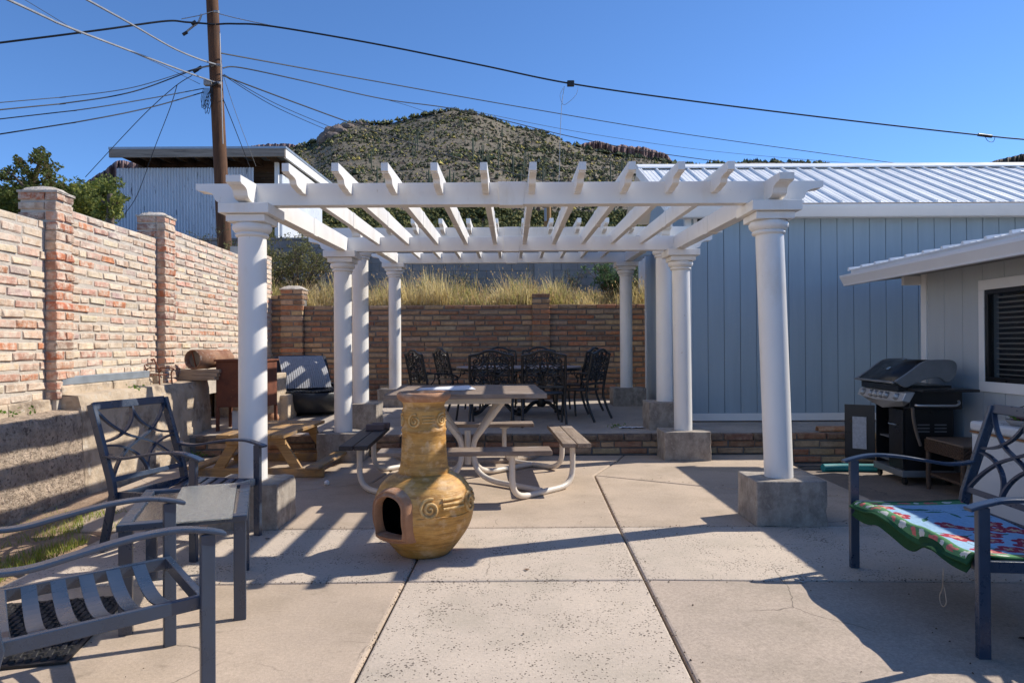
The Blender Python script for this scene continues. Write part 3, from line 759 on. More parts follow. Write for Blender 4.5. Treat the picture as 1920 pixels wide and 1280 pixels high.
# ------------------------------------------------------------------ house on the right
HX = 4.70
HS = thing('house', 'grey sided house with white gutter and a blinds window', 'house', (HX, 7.8, -.12), 0)
WY0_, WY1_, WZ0_, WZ1_ = -2.67, -1.03, 1.085, 1.99
core_ = MB().box(.010, .2, -11.6, WY0_, 0, 2.30).box(.010, .2, WY1_, 0, 0, 2.30).box(.010, .2, WY0_, WY1_, 0, WZ0_).box(.010, .2, WY0_, WY1_, WZ1_, 2.30)
core_.build('wall_core', MT['siding_house'], HS)
WY0, WY1, WZ0, WZ1 = -2.75, -.95, .985, 2.09           # outer edges of the window trim
yy = -.075
while yy > -11:
    b = yy - .3035
    segs = [(0.0, 2.30)]
    if b < WY1-.05 and yy > WY0+.05:
        segs = [(0, WZ0+.03), (WZ1-.03, 2.30)]
    for (z0, z1) in segs:
        ya, yb2 = b+.003, yy-.003
        if len(segs) == 1 and False: pass
        MB().box(0, .02, ya, yb2, z0, z1).build('board', MT['siding_house'], HS, bevel=.002)
    if len(segs) == 2:
        if yy > WY1-.03: MB().box(.002, .02, WY1-.05, yy-.003, WZ0+.03, WZ1-.03).build('board', MT['siding_house'], HS)
        if b < WY0+.03: MB().box(.002, .02, b+.003, WY0+.05, WZ0+.03, WZ1-.03).build('board', MT['siding_house'], HS)
    yy = b
MB().box(-.018, .05, -.078, .018, 0, 2.30).build('corner_trim', MT['white_trim'], HS, bevel=.004)
MB().box(.05, 6, -.0, .05, 0, 2.34).build('end_wall', MT['siding_house'], HS)
win = MB()
tw = .10
win.box(-.02, .03, WY0, WY1, WZ1-tw, WZ1).box(-.02, .03, WY0, WY1, WZ0, WZ0+tw).box(-.02, .03, WY0, WY0+tw*.8, WZ0+tw, WZ1-tw).box(-.02, .03, WY1-tw*.8, WY1, WZ0+tw, WZ1-tw)
wo_ = win.build('window', MT['white_trim'], HS, bevel=.004)
a0, a1, b0, b1 = WY0+tw*.8, WY1-tw*.8, WZ0+tw, WZ1-tw
fr = MB(); f = .045
fr.box(-.012, .05, a0, a1, b1-f, b1).box(-.012, .05, a0, a1, b0, b0+f).box(-.012, .05, a0, a0+f, b0+f, b1-f).box(-.012, .05, a1-f, a1, b0+f, b1-f)
fr.box(-.004, .05, (a0+a1)/2-.02, (a0+a1)/2+.02, b0+f, b1-f)
fr.build('frame', MT['black'], wo_, bevel=.003)
MB().box(.012, .016, a0+f, a1-f, b0+f, b1-f).build('pane', MT['window_glass'], wo_)
bl = MB(); z = b0+f+.02
bl_ = bpy.data.objects
sk = MB().box(.02,.06, 0,0.001,0,.001)
while z < b1-f-.01:
    MB().hexa([(.034,a0+f+.05,z+.012),(.072,a0+f+.05,z),(.072,a1-f-.05,z),(.034,a1-f-.05,z+.012)], [(.034,a0+f+.05,z+.016),(.072,a0+f+.05,z+.004),(.072,a1-f-.05,z+.004),(.034,a1-f-.05,z+.016)]).build('blind_slat', MT['leather'], wo_)
    z += .050
MB().box(.13, .14, a0-.1, a1+.1, b0-.1, b1+.1).build('room_dark', MT['black'], wo_)  # black sheet standing in for the unlit room behind the blinds
# eave: gutter, drip edge, ribbed roof
EX = 4.01 - HX; EY = 8.35 - 7.8; Z = 2.17
def eave(xe, y0, y1, zo):
    gp = [(xe,0,Z+.125+zo),(xe,0,Z+.10+zo),(xe+.012,0,Z+.08+zo),(xe+.045,0,Z+.02+zo),(xe+.05,0,Z+zo),(xe+.11,0,Z+zo),(xe+.11,0,Z+.125+zo)]
    MB().extr(gp, (0,y0,0), (0,y1,0)).build('gutter', MT['white_trim'], HS)
    MB().box(xe+.112, xe+.135, y0+.01, y1-.06, Z+.02+zo, Z+.185+zo).build('drip_edge', MT['metal_roof'], HS)
    MB().hexa([(xe+.13,y0+.02,Z+.02+zo),(.2,y0+.02,Z+.10+zo),(.2,y1-.05,Z+.10+zo),(xe+.13,y1-.05,Z+.02+zo)],[(xe+.13,y0+.02,Z+.04+zo),(.2,y0+.02,Z+.12+zo),(.2,y1-.05,Z+.12+zo),(xe+.13,y1-.05,Z+.04+zo)]).build('soffit', MT['soffit'], HS)
    rib = .30; yy = y1-.03
    while yy > y0+.05:
        yb = max(yy-rib, y0); m = MB()
        prof = [(0,0),(.012,.030),(.034,.030),(.046,0),(.12,0),(.126,.006),(.136,.006),(.142,0),(.20,0),(.206,.006),(.216,.006),(.222,0),(rib-.0005,0)]
        prof = [(min(a, yy-yb), b) for a, b in prof]; n = len(prof)
        xs, zs = xe+.085, Z+.19+zo; xr2, zr2 = 3.0, Z+.19+zo+.12*(3.0-xe-.085)
        vs = [(xs, yy-a, zs+b) for a, b in prof] + [(xr2, yy-a, zr2+b) for a, b in prof]
        m.add(vs, [(j, j+1, n+j+1, n+j) for j in range(n-1)])
        m.add([(xs+.002, yy-a, zs-.012) for a, b in prof] + [(xs+.002, yy-a, zs+b-.001) for a, b in prof], [(j, j+1, n+j+1, n+j) for j in range(n-1)])
        m.build('roof_panel', MT['metal_roof'], HS, fix=False); yy = yb
eave(EX, -4.2, EY, 0)
eave(EX-.26, -11.5, -4.35, .02)  # unseen nearer roof length, added and set further out for its ground shadow
MB().box(-.22, -.02, .0, .045, 2.13, 2.235).build('lookout', MT['white_trim'], HS, bevel=.004)

# ------------------------------------------------------------------ bank behind the brick wall, block wall, hillside
m = MB(); nx, ny = 60, 12
for j in range(ny+1):
    for i in range(nx+1):
        x = -16 + 36*i/nx; y = 13.06 + 3.6*j/ny
        z = 2.02 + .10*(y-13) + .05*mnoise.noise(Vector((x*.8, y*.8, 0)))
        m.v.append((x, y, z))
m.f = [(j*(nx+1)+i, j*(nx+1)+i+1, (j+1)*(nx+1)+i+1, (j+1)*(nx+1)+i) for j in range(ny) for i in range(nx)]
m.box(-16, 20, 13.06, 13.08, -.3, 1.98)
tag(m.build('bank', MT['bank'], smooth=180), 'grassy earth bank between brick wall and block wall', 'bank', kind='structure')
m = MB().box(-40, -4.55, -3, 13.05, .2, .86).box(-40, -16, 13.06, 16.6, 0, 2.2)
tag(m.build('side_bank', MT['bank']), 'earth bank behind the tall brick wall', 'bank', kind='structure')

CW = thing('block_wall', 'grey concrete block wall above the grassy bank', 'wall', (-14, 16.5, 2.2), 0)
MB().box(0, 24, .012, .2, -.2, 1.71).build('mortar_bed', M('block mortar', (.13,.125,.12), .95, kind='world'), CW)
bm_ = MB().box(-.195,.195, -.008, .1, 0, .182).mesh('block'); bm_.materials.append(MT['cmu'])
cnt = 0
for r in range(9):
    x = (r % 2)*.2
    while x < 24:
        wx = x - 14
        vis = (-7.2 < wx < 3.6)
        if vis and cnt < 298 and r >= 1:
            o = bpy.data.objects.new('block', bm_); col.objects.link(o); o.parent = CW; o.location = (x, rnd.uniform(-.004,.004), r*.19); cnt += 1
        x += .4
rest = MB()
for r in range(9):
    x = (r % 2)*.2
    while x < 24:
        if not (-7.2 < x-14 < 3.6) : rest.box(x-.195, x+.195, -.008, .1, r*.19, r*.19+.182)
        x += .4
o = rest.build('block_field', MT['cmu'], CW); o['kind'] = 'stuff'
MB().box(14.55, 15.0, -.05, .3, -.1, 1.80).build('pilaster', M('pale block', (.27,.265,.26), .9, var=.12, vs=3, bmp=.5, bs=35, kind='world'), CW, bevel=.01)
MB().box(-.05, 24.05, -.03, .23, 1.712, 1.77).build('coping', MT['cmu'], CW, bevel=.008)

def interp(pts, x):
    if x <= pts[0][0]: return pts[0][1]
    for (a, b), (c, d) in zip(pts, pts[1:]):
        if x <= c: return b + (d-b)*(x-a)/(c-a)
    return pts[-1][1]
RIDGE = [(-700,420),(-200,400),(60,372),(200,345),(330,318),(480,292),(568,273),(589,268),(601,261),(612,251),(630,241),(643,237),(660,234),(679,232),(699,234),(727,233),(742,227),(780,220),(817,213),(849,210),(887,213),(908,221),(932,228),(947,236),(965,244),(991,247),(1024,254),(1057,268),(1079,275),(1107,281),(1144,290),(1188,296),(1232,302),(1280,312),(1420,306),(1500,306),(1620,318),(1750,330),(2000,345),(2700,380)]
MT['hill'] = M('desert hillside', (.165,.135,.092), .95, var=.35, vs=.12, bmp=.8, bs=.6, bd=1.2, stain=((.24,.18,.13), .22, .52, .7), stain2=((.10,.10,.055), .5, .52, .62), kind='world')
HR = random.Random(5)
def hill_pt(px, t, y0=60., y1=300.):
    ry = interp(RIDGE, px); Y = y0 + (y1-y0)*t
    base = 452
    s = t**.85
    py = base + (ry-base)*s
    return at(px, py, Y)
m = MB(); nx, ny = 220, 70; hv = []
for j in range(ny+2):
    t = j/ny
    for i in range(nx+1):
        px = -900 + 3700*i/nx
        if j <= ny:
            p = hill_pt(px, t); a = 1.0 if j < ny else .35
            p = p + Vector((0, 0, a*2.2*mnoise.noise(p*.035) + a*.9*mnoise.noise(p*.12)))
        else:
            p = hill_pt(px, 1.0); p = Vector((p.x*1.25, p.y*1.25, p.z-22))
        hv.append(p)
m.v = [tuple(p) for p in hv]
m.f = [(j*(nx+1)+i, j*(nx+1)+i+1, (j+1)*(nx+1)+i+1, (j+1)*(nx+1)+i) for j in range(ny+1) for i in range(nx)]
tag(m.build('desert_hill', MT['hill'], smooth=180), 'desert hill covered with scrub and cactus behind the yard', 'hill', kind='structure')
# gentle rise from the block wall to the foot of the hill
m = MB(); nx, ny = 60, 20
for j in range(ny+1):
    for i in range(nx+1):
        px = -900 + 3700*i/nx; q = hill_pt(px, 0); f = j/ny
        y = 16.72 + (60.5-16.72)*f; x = (q.x*(y/60.)) ; z = 3.7 + (q.z+.3-3.7)*f + .25*mnoise.noise(Vector((x*.2, y*.2, 1)))*min(1, f*4)
        m.v.append((x, y, z))
m.f = [(j*(nx+1)+i, j*(nx+1)+i+1, (j+1)*(nx+1)+i+1, (j+1)*(nx+1)+i) for j in range(ny) for i in range(nx)]
tag(m.build('hill_foot', MT['hill'], smooth=180), 'scrubby rise between block wall and desert hill', 'hillside', kind='structure')

# red rock cliffs behind
def cliff(name, label, top, Y, base, seed, tint):
    mt = M(name + ' rock', tint, .95, var=.35, vs=.05, bmp=1.0, bs=.12, bd=6, scale=(1,1,.35), stain=((tint[0]*.45,tint[1]*.45,tint[2]*.5), .06, .5, .7), kind='world')
    m = MB(); x0, x1 = top[0][0], top[-1][0]; nx = int((x1-x0)/1.6); ny = 26
    for j in range(ny+1):
        for i in range(nx+1):
            px = x0 + (x1-x0)*i/nx; ty = interp(top, px) + 2.2*mnoise.noise(Vector((px*.16, seed, 0))) + 1.3*mnoise.noise(Vector((px*.5, seed, 3)))
            f = j/ny; py = base + (ty-base)*f
            groove = mnoise.noise(Vector((px*.13, seed, f*.8)))*.6 + mnoise.noise(Vector((px*.4, seed, f*1.5)))*.4
            step = math.floor(f*4)/4
            p = at(px, py, Y*(1 + .02*step + .018*groove)); m.v.append(tuple(p))
    for i in range(nx+1):
        p = Vector(m.v[ny*(nx+1)+i]); m.v.append(tuple(p + Vector((0, Y*.1, -4))))
    ny += 1
    m.f = [(j*(nx+1)+i, j*(nx+1)+i+1, (j+1)*(nx+1)+i+1, (j+1)*(nx+1)+i) for j in range(ny) for i in range(nx)]
    tag(m.build(name, mt), label, 'cliff', kind='structure')
cliff('red_cliff', 'red rock cliff with vertical clefts right of the hill', [(1068,288),(1085,273),(1096,268),(1120,264),(1138,268),(1153,274),(1166,271),(1184,275),(1206,275),(1228,282),(1249,288),(1262,304),(1275,325)], 700, 345, 3, (.27,.165,.145))
cliff('far_cliff', 'dark jagged rock ridge beyond the left trees', [(150,350),(170,335),(182,327),(197,319),(208,309),(218,302),(228,300),(245,304),(300,300),(420,290),(480,272),(500,270),(535,269),(560,272),(590,285)], 620, 420, 8, (.20,.135,.13))
cliff('right_hill', 'dark hill top at the far right above the shed roof', [(1790,330),(1840,309),(1870,300),(1900,293),(1940,284),(2050,262),(2300,260)], 500, 380, 5, (.12,.10,.075))

# ------------------------------------------------------------------ corrugated shed up on the left
CS = thing('corrugated_shed', 'white corrugated metal lean-to with dark wooden eaves on the hillside', 'shed', at(350, 470, 24), 0)
cb = Vector(CS.location)
def cl(px, py, Y): return at(px, py, Y) - cb
a = cl(219, 470, 24); b = cl(476, 470, 24); zt = cl(300, 315, 24).z
m = MB(); n = 46*6
vs = []
for k in range(n+1):
    x = a.x + (b.x-a.x)*k/n; yo = .035*math.sin(k/6*2*math.pi)
    vs += [(x - .06*(k < 1), a.y+yo, -.4), (x, a.y+yo, zt)]
m.add(vs, [(2*k, 2*k+2, 2*k+3, 2*k+1) for k in range(n)]); m.build('front_sheet', MT['corrugated'], CS, smooth=60, fix=False)
r0 = cl(203, 281, 23.4); r1 = cl(536, 275, 23.4); r2 = cl(622, 345, 29.6)
zr = r1.z; L = r2.y - r1.y; dz = r2.z - r1.z
MB().hexa([(r0.x,r0.y,zr-.06),(r1.x,r1.y,zr-.06),(r1.x,r2.y,r2.z-.06),(r0.x,r2.y,r2.z-.06)], [(r0.x,r0.y,zr+.02),(r1.x,r1.y,zr+.02),(r1.x,r2.y,r2.z+.02),(r0.x,r2.y,r2.z+.02)]).build('roof', MT['galv'], CS)
MB().box(r0.x+.03, r1.x-.03, r0.y-.02, r0.y+.06, zr-.34, zr-.062).build('fascia', MT['fascia_wood'], CS)
MB().hexa([(r1.x-.1,r1.y+.07,zr-.36),(r1.x-.02,r1.y+.07,zr-.36),(r1.x-.02,r2.y,r2.z-.36),(r1.x-.1,r2.y,r2.z-.36)], [(r1.x-.1,r1.y+.07,zr-.062),(r1.x-.02,r1.y+.07,zr-.062),(r1.x-.02,r2.y,r2.z-.062),(r1.x-.1,r2.y,r2.z-.062)]).build('rake_board', MT['white_trim'], CS)
k = r0.x + .35
while k < r1.x-.2:
    MB().hexa([(k,r0.y+.07,zr-.30),(k+.06,r0.y+.07,zr-.30),(k+.06,r2.y,r2.z-.30),(k,r2.y,r2.z-.30)], [(k,r0.y+.07,zr-.065),(k+.06,r0.y+.07,zr-.065),(k+.06,r2.y,r2.z-.065),(k,r2.y,r2.z-.065)]).build('rafter', MT['eave_wood'], CS); k += .62
y = a.y+1.0; z = zt-1.2
while z < zr-.2:
    MB().box(a.x+.2, r1.x-.55, y, y+.04, z, z+.2).build('eave_board', MT['eave_wood'], CS); z += .215
MB().box(r1.x-.50, r1.x-.40, a.y+.2, r2.y-.3, -.4, zr-.75).build('side_wall', MT['corrugated'], CS)
MB().box(r1.x-.62, r1.x-.49, a.y+.05, a.y+.18, -.4, zr-.36).build('post', MT['white_trim'], CS)
MB().box(a.x-1.2, a.x-.02, a.y+.1, a.y+.2, -.4, cl(219,408,24).z).build('low_wall', MT['white_trim'], CS)

# ------------------------------------------------------------------ utility poles and cables
pb = at(427, 445, 15.6); pt = at(401, -70, 15.6)
pole = thing('utility_pole', 'tall brown wooden utility pole leaning slightly, carrying many cables', 'utility pole', (pb.x, pb.y, 2.2), 0)
d = (pt-pb)
pth = [Vector((0,0,-.1)) + d.normalized()*s for s in (0, 1.5, 3, 4.5, 6, 7.5, 9.2)]
pth = [p + (pb - Vector((pb.x,pb.y,pb.z)))*0 for p in pth]
MB().tube(pth, [.165,.158,.15,.143,.136,.128,.12], 18).build('shaft', MT['pole_wood'], pole, smooth=60)
def pl(px, py, Y=15.45): return at(px, py, Y) - Vector(pole.location)
MB().box(*(lambda c: (c.x-.02,c.x+.13,c.y-.06,c.y+.06,c.z-.06,c.z+.06))(pl(385,156,15.4))).build('terminal_box', MT['cable_grey'], pole, bevel=.01)
for (u, v) in ((402,22),(407,122),(405,155)):
    c = pl(u, v, 15.42); MB().tube([c, c+Vector((.12,-.05,-.03))], .03, 8).build('clamp', MT['cable_grey'], pole)
MB().tube(spline([pl(378,27), pl(372,42), pl(362,50), pl(352,58), pl(346,64)], 4), .022, 7).build('spacer_arm', MT['cable_grey'], pole, smooth=60)
for (u, v) in ((363,43),(347,63),(374,128),(367,133),(404,158)): c = pl(u, v, 15.4); MB().tube([c-Vector((.05,0,.03)), c+Vector((.05,0,.03))], .035, 8).build('insulator', MT['cable'], pole, smooth=60)
for k in range(7):
    x0 = 380 + k*2.2; m = MB().tube(spline([pl(382+k*2, 165), pl(x0-3, 185), pl(x0+rnd.uniform(-4,4), 198+rnd.uniform(0,16)), pl(x0+6, 185), pl(398, 160)], 6), .006, 5); m.build('slack_wire', MT['cable'], pole)
MB().tube([pl(412,60,15.43), pl(418,270,15.43)], .012, 6).build('conduit', MT['cable_grey'], pole)

def cable(label, pts, r, mat='cable', n=10):
    P = [at(*p) for p in pts]
    off = lambda p: p[0] <= 0 or p[0] >= 1900 or p[1] <= 4
    if off(pts[-1]): P.append(P[-1] + (P[-1]-P[-2]).normalized()*14)
    if off(pts[0]): P.insert(0, P[0] + (P[0]-P[1]).normalized()*14)
    o = MB().tube(spline(P, n), r, 6).build('cable', MT[mat]); 
    tag(o, label, 'cable', 'overhead cables'); return o
PY = 15.45
main = cable('thick black cable running right from the pole past a small junction box', [(405,46,PY),(440,45,15.5),(512,50,15.6),(700,82,16.2),(900,122,16.8),(1070,157,17.3),(1300,190,18),(1600,227,19),(1860,256,20),(1990,268,20.5)], .022)
cable('thick black cable leaving the pole to the left edge', [(403,46,PY),(350,42,15.2),(310,40,15),(200,55,14.4),(100,68,14),(-60,88,13.5)], .022)
cable('thin messenger wire above the thick cable at the pole', [(340,36,15.3),(375,29,PY),(398,22,PY)], .010, 'cable_grey')
cable('thin messenger wire dropping right of the pole top', [(410,26,PY),(450,36,15.5),(512,49,15.6)], .010, 'cable_grey')
cable('pale thick cable entering from the top left corner', [(20,2,9),(120,48,11),(250,98,13.2),(340,132,14.7),(404,155,PY)], .019, 'cable_grey')
cable('pale thick cable entering from the top edge', [(160,-2,9.5),(240,42,12),(320,88,14),(370,110,14.9),(408,122,PY)], .019, 'cable_grey')
cable('thin grey wire above the pale corner cable', [(40,-4,12),(130,50,13),(280,112,14.5),(375,158,PY)], .006)
cable('upper of the paired wires sagging to the left edge', [(404,122,PY),(370,128,15.2),(250,164,14.2),(120,182,13.2),(-40,196,12)], .008)
cable('lower of the paired wires sagging to the left edge', [(402,124,PY),(365,131,15.1),(250,172,14.2),(120,194,13.2),(-40,210,12)], .012)
cable('middle wire sagging from the terminal box to the left edge', [(382,166,PY),(280,185,14.4),(150,206,13.2),(-40,228,12)], .010)
cable('lowest wire sagging from the terminal box to the left edge', [(382,173,PY),(280,202,14.4),(150,228,13.2),(-40,258,12)], .012)
cable('guy wire slanting down left past the lean-to roof corner', [(360,142,PY),(325,165,15.8),(260,225,17),(160,332,19.5)], .009)
cable('guy wire dropping to the lean-to roof', [(332,160,15.7),(318,205,17),(290,277,19.5),(255,370,21),(222,415,21.5)], .009)
cable('short wire dropping from the pole behind the pergola corner', [(418,185,15.5),(440,240,17),(468,312,20)], .009)
cable('very thin wire dropping right of the short one', [(418,140,15.5),(445,220,17.5),(480,312,20)], .006, 'cable_grey')
cable('upper thin cable crossing right behind the hill top', [(414,100,PY),(700,152,20),(1000,205,25),(1300,254,30),(1700,309,36)], .016)
cable('lower thin cable crossing right below the upper one', [(418,128,PY),(450,127,15.8),(560,150,17),(720,186,19.5),(870,208,22),(1060,254,25),(1200,282,27),(1340,302,29)], .015)
cable('dark cable crossing in front of the hill down to the right', [(418,142,PY),(560,195,17),(700,245,19),(880,303,21.5),(1070,352,24)], .017)
cable('upper of two fine wires meeting the hill left of its top', [(420,140,PY),(520,196,19),(626,241,24)], .010)
cable('lower of two fine wires meeting the hill left of its top', [(420,142,PY),(515,200,19),(618,246,24)], .010)
cable('fine slack wire branching down over the hill crest', [(720,186,19.5),(770,200,20),(840,226,21),(905,262,22),(960,300,23)], .006)
cable('finest wire high above the shed roof', [(880,207,22),(1100,250,26),(1350,285,30),(1620,308,34)], .008)
# junction box and hanging drop on the main cable
jb = thing('junction_box', 'small black junction box with drop wire on the thick cable', 'junction box', at(1070,157,17.28), 0)
MB().box(-.09,.09,-.05,.05,-.07,.07).build('housing', MT['cable'], jb, bevel=.015)
jl = lambda px, py: at(px, py, 17.25) - Vector(jb.location)
MB().tube(spline([jl(1058,162), jl(1053,200), jl(1050,260), jl(1049,310), jl(1047,352)], 6), .008, 5).build('drop_wire', MT['cable_grey'], jb)
MB().tube(spline([jl(1084,163), jl(1080,178), jl(1066,192), jl(1056,196), jl(1050,180), jl(1056,165)], 6), .005, 5).build('slack_loop', MT['cable_grey'], jb)
sp = thing('cable_splice', 'black cable splice with curled tails near the right edge', 'splice', at(1848,254,19.95), 0)
MB().tube([(-.22,0,.02),(.18,0,-.035)], .045, 10).build('sleeve', MT['cable'], sp)
jl2 = lambda px, py: at(px, py, 19.9) - Vector(sp.location)
MB().tube(spline([jl2(1845,252), jl2(1852,264), jl2(1862,266), jl2(1866,256)], 5), .008, 5).build('curled_tail', MT['cable'], sp)
p2 = at(1027, 470, 26); 
up2 = thing('utility_pole', 'small yellowish wooden pole seen between rafters at the hill foot', 'utility pole', (p2.x, p2.y, 4.6), 0)
MB().tube([(0,0,-.4),(0,0,at(1027,372,26).z-4.6)], [.15,.13], 12).build('shaft', M('yellow pole wood', (.36,.20,.075), .85, var=.25, vs=6, bmp=.3), up2, smooth=60)
c = at(1024,395,25.8)-Vector(up2.location); MB().box(c.x-.07,c.x+.02,c.y-.03,c.y+.05,c.z-.4,c.z+.1).build('meter_box', MT['cable_grey'], up2, bevel=.01)
c = at(1203,520,13.6); wp = thing('white_post', 'white square post with rail behind the brick wall end', 'post', (c.x, c.y, 1.9), 0)
MB().box(-.06,.06,-.06,.06,0,at(1203,486,13.6).z-1.9).build('post', MT['white_trim'], wp, bevel=.008)
MB().bar((0,0,at(1203,490,13.6).z-1.9),(.9,.1,at(1203,490,13.6).z-1.9),.05,.09).build('rail', MT['white_trim'], wp)

# ------------------------------------------------------------------ vegetation
VR = random.Random(21)
def leaf_cloud(m, c, rad, n, size, pal, flat=.0, shell=.5, aspect=2.2):
    for _ in range(n):
        while True:
            q = Vector((VR.uniform(-1,1), VR.uniform(-1,1), VR.uniform(-1,1)))
            if q.length <= 1: break
        if VR.random() < shell: q = q.normalized()*VR.uniform(.72,1.02)
        p = c + Vector((q.x*rad[0], q.y*rad[1], q.z*rad[2]))
        d = Vector((VR.gauss(0,1), VR.gauss(0,1), VR.gauss(0,1)+flat)).normalized()
        e = d.orthogonal().normalized(); s = size*VR.uniform(.6,1.4)
        k = VR.choice(pal); f = VR.uniform(.7,1.3); cc = tuple(min(1, x*f) for x in k)
        m.add([p - e*s*.5/aspect*1.0, p + d*s*.55 , p + e*s*.5/aspect, p - d*s*.45], [(0,1,2,3)], cc)
G_DARK = [(.10,.125,.04),(.14,.17,.05),(.18,.205,.06)]
G_MID = [(.15,.19,.05),(.20,.24,.06),(.26,.28,.07),(.11,.14,.045)]
G_YEL = [(.28,.29,.06),(.33,.32,.075),(.21,.24,.06)]
def tree(name, label, base, limbs, clumps, pal, size, dens, group=None, cat='tree', trunk_r=.12):
    t = thing(name, label, cat, base, 0, group); b = Vector(base)
    tr = MB()
    for pth, r0, r1 in limbs:
        P = spline([Vector(p)-b for p in pth], 5); n = len(P)
        tr.tube(P, [r0 + (r1-r0)*i/(n-1) for i in range(n)], 7)
    tr.build('trunk', MT['bark'], t, smooth=60)
    m = MB()
    for (c, rad) in clumps: leaf_cloud(m, Vector(c)-b, rad, int(dens*rad[0]*rad[2]*160), size, pal)
    m.build('crown', MT['leaf'], t, fix=False)
    return t
Yt = 18.0
def P_(px, py, Y=Yt): return at(px, py, Y)
def sub_clumps(px, py, r, Y, k, sq=.75):
    """several lumps round a pixel centre, so the outline is uneven"""
    s = Y/1280; out = []
    for _ in range(k):
        a = VR.uniform(0, 6.28); d = VR.uniform(.15,.95)*r
        rr = r*VR.uniform(.32,.58)*s
        out.append((at(px + d*math.cos(a), py + d*sq*math.sin(a), Y + VR.uniform(-1,1)*r*s), (rr, rr, rr*.8)))
    return out
b0 = at(55, 470, Yt); b0.z = .8
cl1 = []
for (u, v, r, k) in ((35,300,18,5),(75,297,24,8),(92,318,22,7),(50,330,24,7),(12,328,20,6),(-15,322,18,5),(98,345,22,7),(70,350,24,7),(20,352,14,3),(110,358,18,5),(45,372,26,8),(80,378,26,8)): cl1 += sub_clumps(u, v, r, Yt, k)
tree('pine_tree', 'pine tree with tufted open crown left of the lean-to', b0,
     [([b0, P_(54,420), P_(56,360), P_(70,320), P_(78,298)], .16, .03), ([P_(55,365), P_(40,345), P_(18,325), P_(-10,318)], .05, .015), ([P_(58,350), P_(78,340), P_(98,330)], .05, .015), ([P_(58,340), P_(48,318), P_(36,302)], .04, .012)],
     cl1, G_DARK + [(.10,.10,.03),(.13,.10,.04)], .10, 16)
def dense(name, label, px, py, w, Y, pal, k=26):
    b = at(px, 480, Y); b.z = .9 if px < 420 else b.z
    c = []
    for i in range(k):
        u = px + VR.uniform(-1,1)*w; v = py + VR.uniform(-.15,1.35)*w*.8
        c += sub_clumps(u, v, w*.5, Y, 3)
    tree(name, label, b, [([b, at(px+2, py+w*.6, Y), at(px, py, Y)], .14, .04), ([at(px+1,py+w*.5,Y), at(px-w*.6,py,Y)], .06, .02), ([at(px+1,py+w*.5,Y), at(px+w*.6,py+4,Y)], .06, .02)], c, pal, .105, 14)
dense('evergreen_tree', 'dark bushy evergreen at the left edge behind the pine', 4, 356, 44, 19.5, G_DARK + G_MID[:1], 34)
dense('evergreen_tree', 'olive green bush low behind the pine trunk', 62, 366, 36, 19.8, G_DARK + G_MID, 28)
dense('evergreen_tree', 'dark green rounded tree touching the lean-to wall', 176, 352, 50, 20.5, G_DARK + G_MID + G_MID, 34)
dense('evergreen_tree', 'yellow green bushy tree between pine and lean-to', 134, 352, 42, 19.0, G_MID + G_YEL + G_DARK, 34)
dense('evergreen_tree', 'mid green bush filling the gap right of the pine', 102, 378, 36, 19.3, G_MID + G_DARK, 30)
dense('evergreen_tree', 'yellow green tree top just left of the corrugated sheet', 205, 375, 28, 18.2, G_YEL + G_MID + G_DARK, 20)

def shrub(name, label, base, spread, height, nbr, nleaf, pal, size, cat='shrub'):
    t = thing(name, label, cat, base, 0); st = MB(); lf = MB()
    for k in range(nbr):
        a = VR.uniform(0, 6.28); s = VR.uniform(.3,1)*spread; h = height*VR.uniform(.55,1.0)
        tip = Vector((math.cos(a)*s, math.sin(a)*s*.7, h)); midp = Vector((tip.x*.35, tip.y*.35, h*.5)) + Vector((VR.uniform(-.08,.08), VR.uniform(-.08,.08), 0))
        P = spline([(0,0,-.05), midp, tip], 5); n = len(P)
        st.tube(P, [.016*(1-.8*i/(n-1)) for i in range(n)], 5)
        for i in range(3):
            q = P[VR.randrange(n//2, n)]; e = q + Vector((VR.gauss(0,.16), VR.gauss(0,.12), VR.uniform(.02,.25)))*height*.7
            st.tube([q, (q+e)/2 + Vector((0,0,.02)), e], [.006,.004,.002], 4)
            for w in (.5, .8, 1.0): leaf_cloud(lf, q.lerp(e, w), (.075*height, .075*height, .055*height), nleaf, size, pal)
    st.build('stems', MT['bark'], t); lf.build('foliage', MT['leaf'], t, fix=False); return t
b = at(560, 560, 14.4); b.z = 2.15
shrub('creosote_shrub', 'sparse olive shrub with bare branches behind the second left column', b, 1.15, 1.45, 34, 15, [(.17,.17,.065),(.22,.20,.08),(.13,.13,.06)], .05)
b = at(500, 560, 13.9); b.z = 2.12
shrub('creosote_shrub', 'tangled olive shrub at the end of the tall brick wall', b, .85, 1.35, 28, 14, [(.18,.17,.065),(.14,.14,.065),(.25,.22,.09)], .05)
b = at(400, 470, 15.0); b.z = 2.3
shrub('creosote_shrub', 'wispy pale shrub above the tall brick wall near the pole', b, .75, 1.55, 16, 5, [(.15,.14,.06),(.10,.10,.045)], .045)
b = at(1150, 560, 13.9); b.z = 2.1
shrub('leafy_weed', 'bushy bright green weed behind the wall, left of the far right column', b, .62, 1.0, 34, 12, [(.10,.19,.07),(.14,.24,.10),(.08,.15,.065)], .055, 'weed')
b = at(1192, 560, 14.0); b.z = 2.1
shrub('leafy_weed', 'dark green weed between the far right column and the white post', b, .25, .75, 12, 9, [(.03,.07,.02),(.04,.09,.025)], .05, 'weed')
b = at(860, 560, 15.9); b.z = 2.3
shrub('leafy_weed', 'thin tall weed against the block wall left of the pale pilaster', b, .4, .95, 8, 3, [(.12,.14,.06),(.16,.15,.07)], .04, 'weed')
b = at(1075, 560, 15.9); b.z = 2.3
shrub('leafy_weed', 'thin tall weed against the block wall right of the pale pilaster', b, .4, .95, 8, 4, [(.05,.09,.05),(.07,.11,.06)], .045, 'weed')

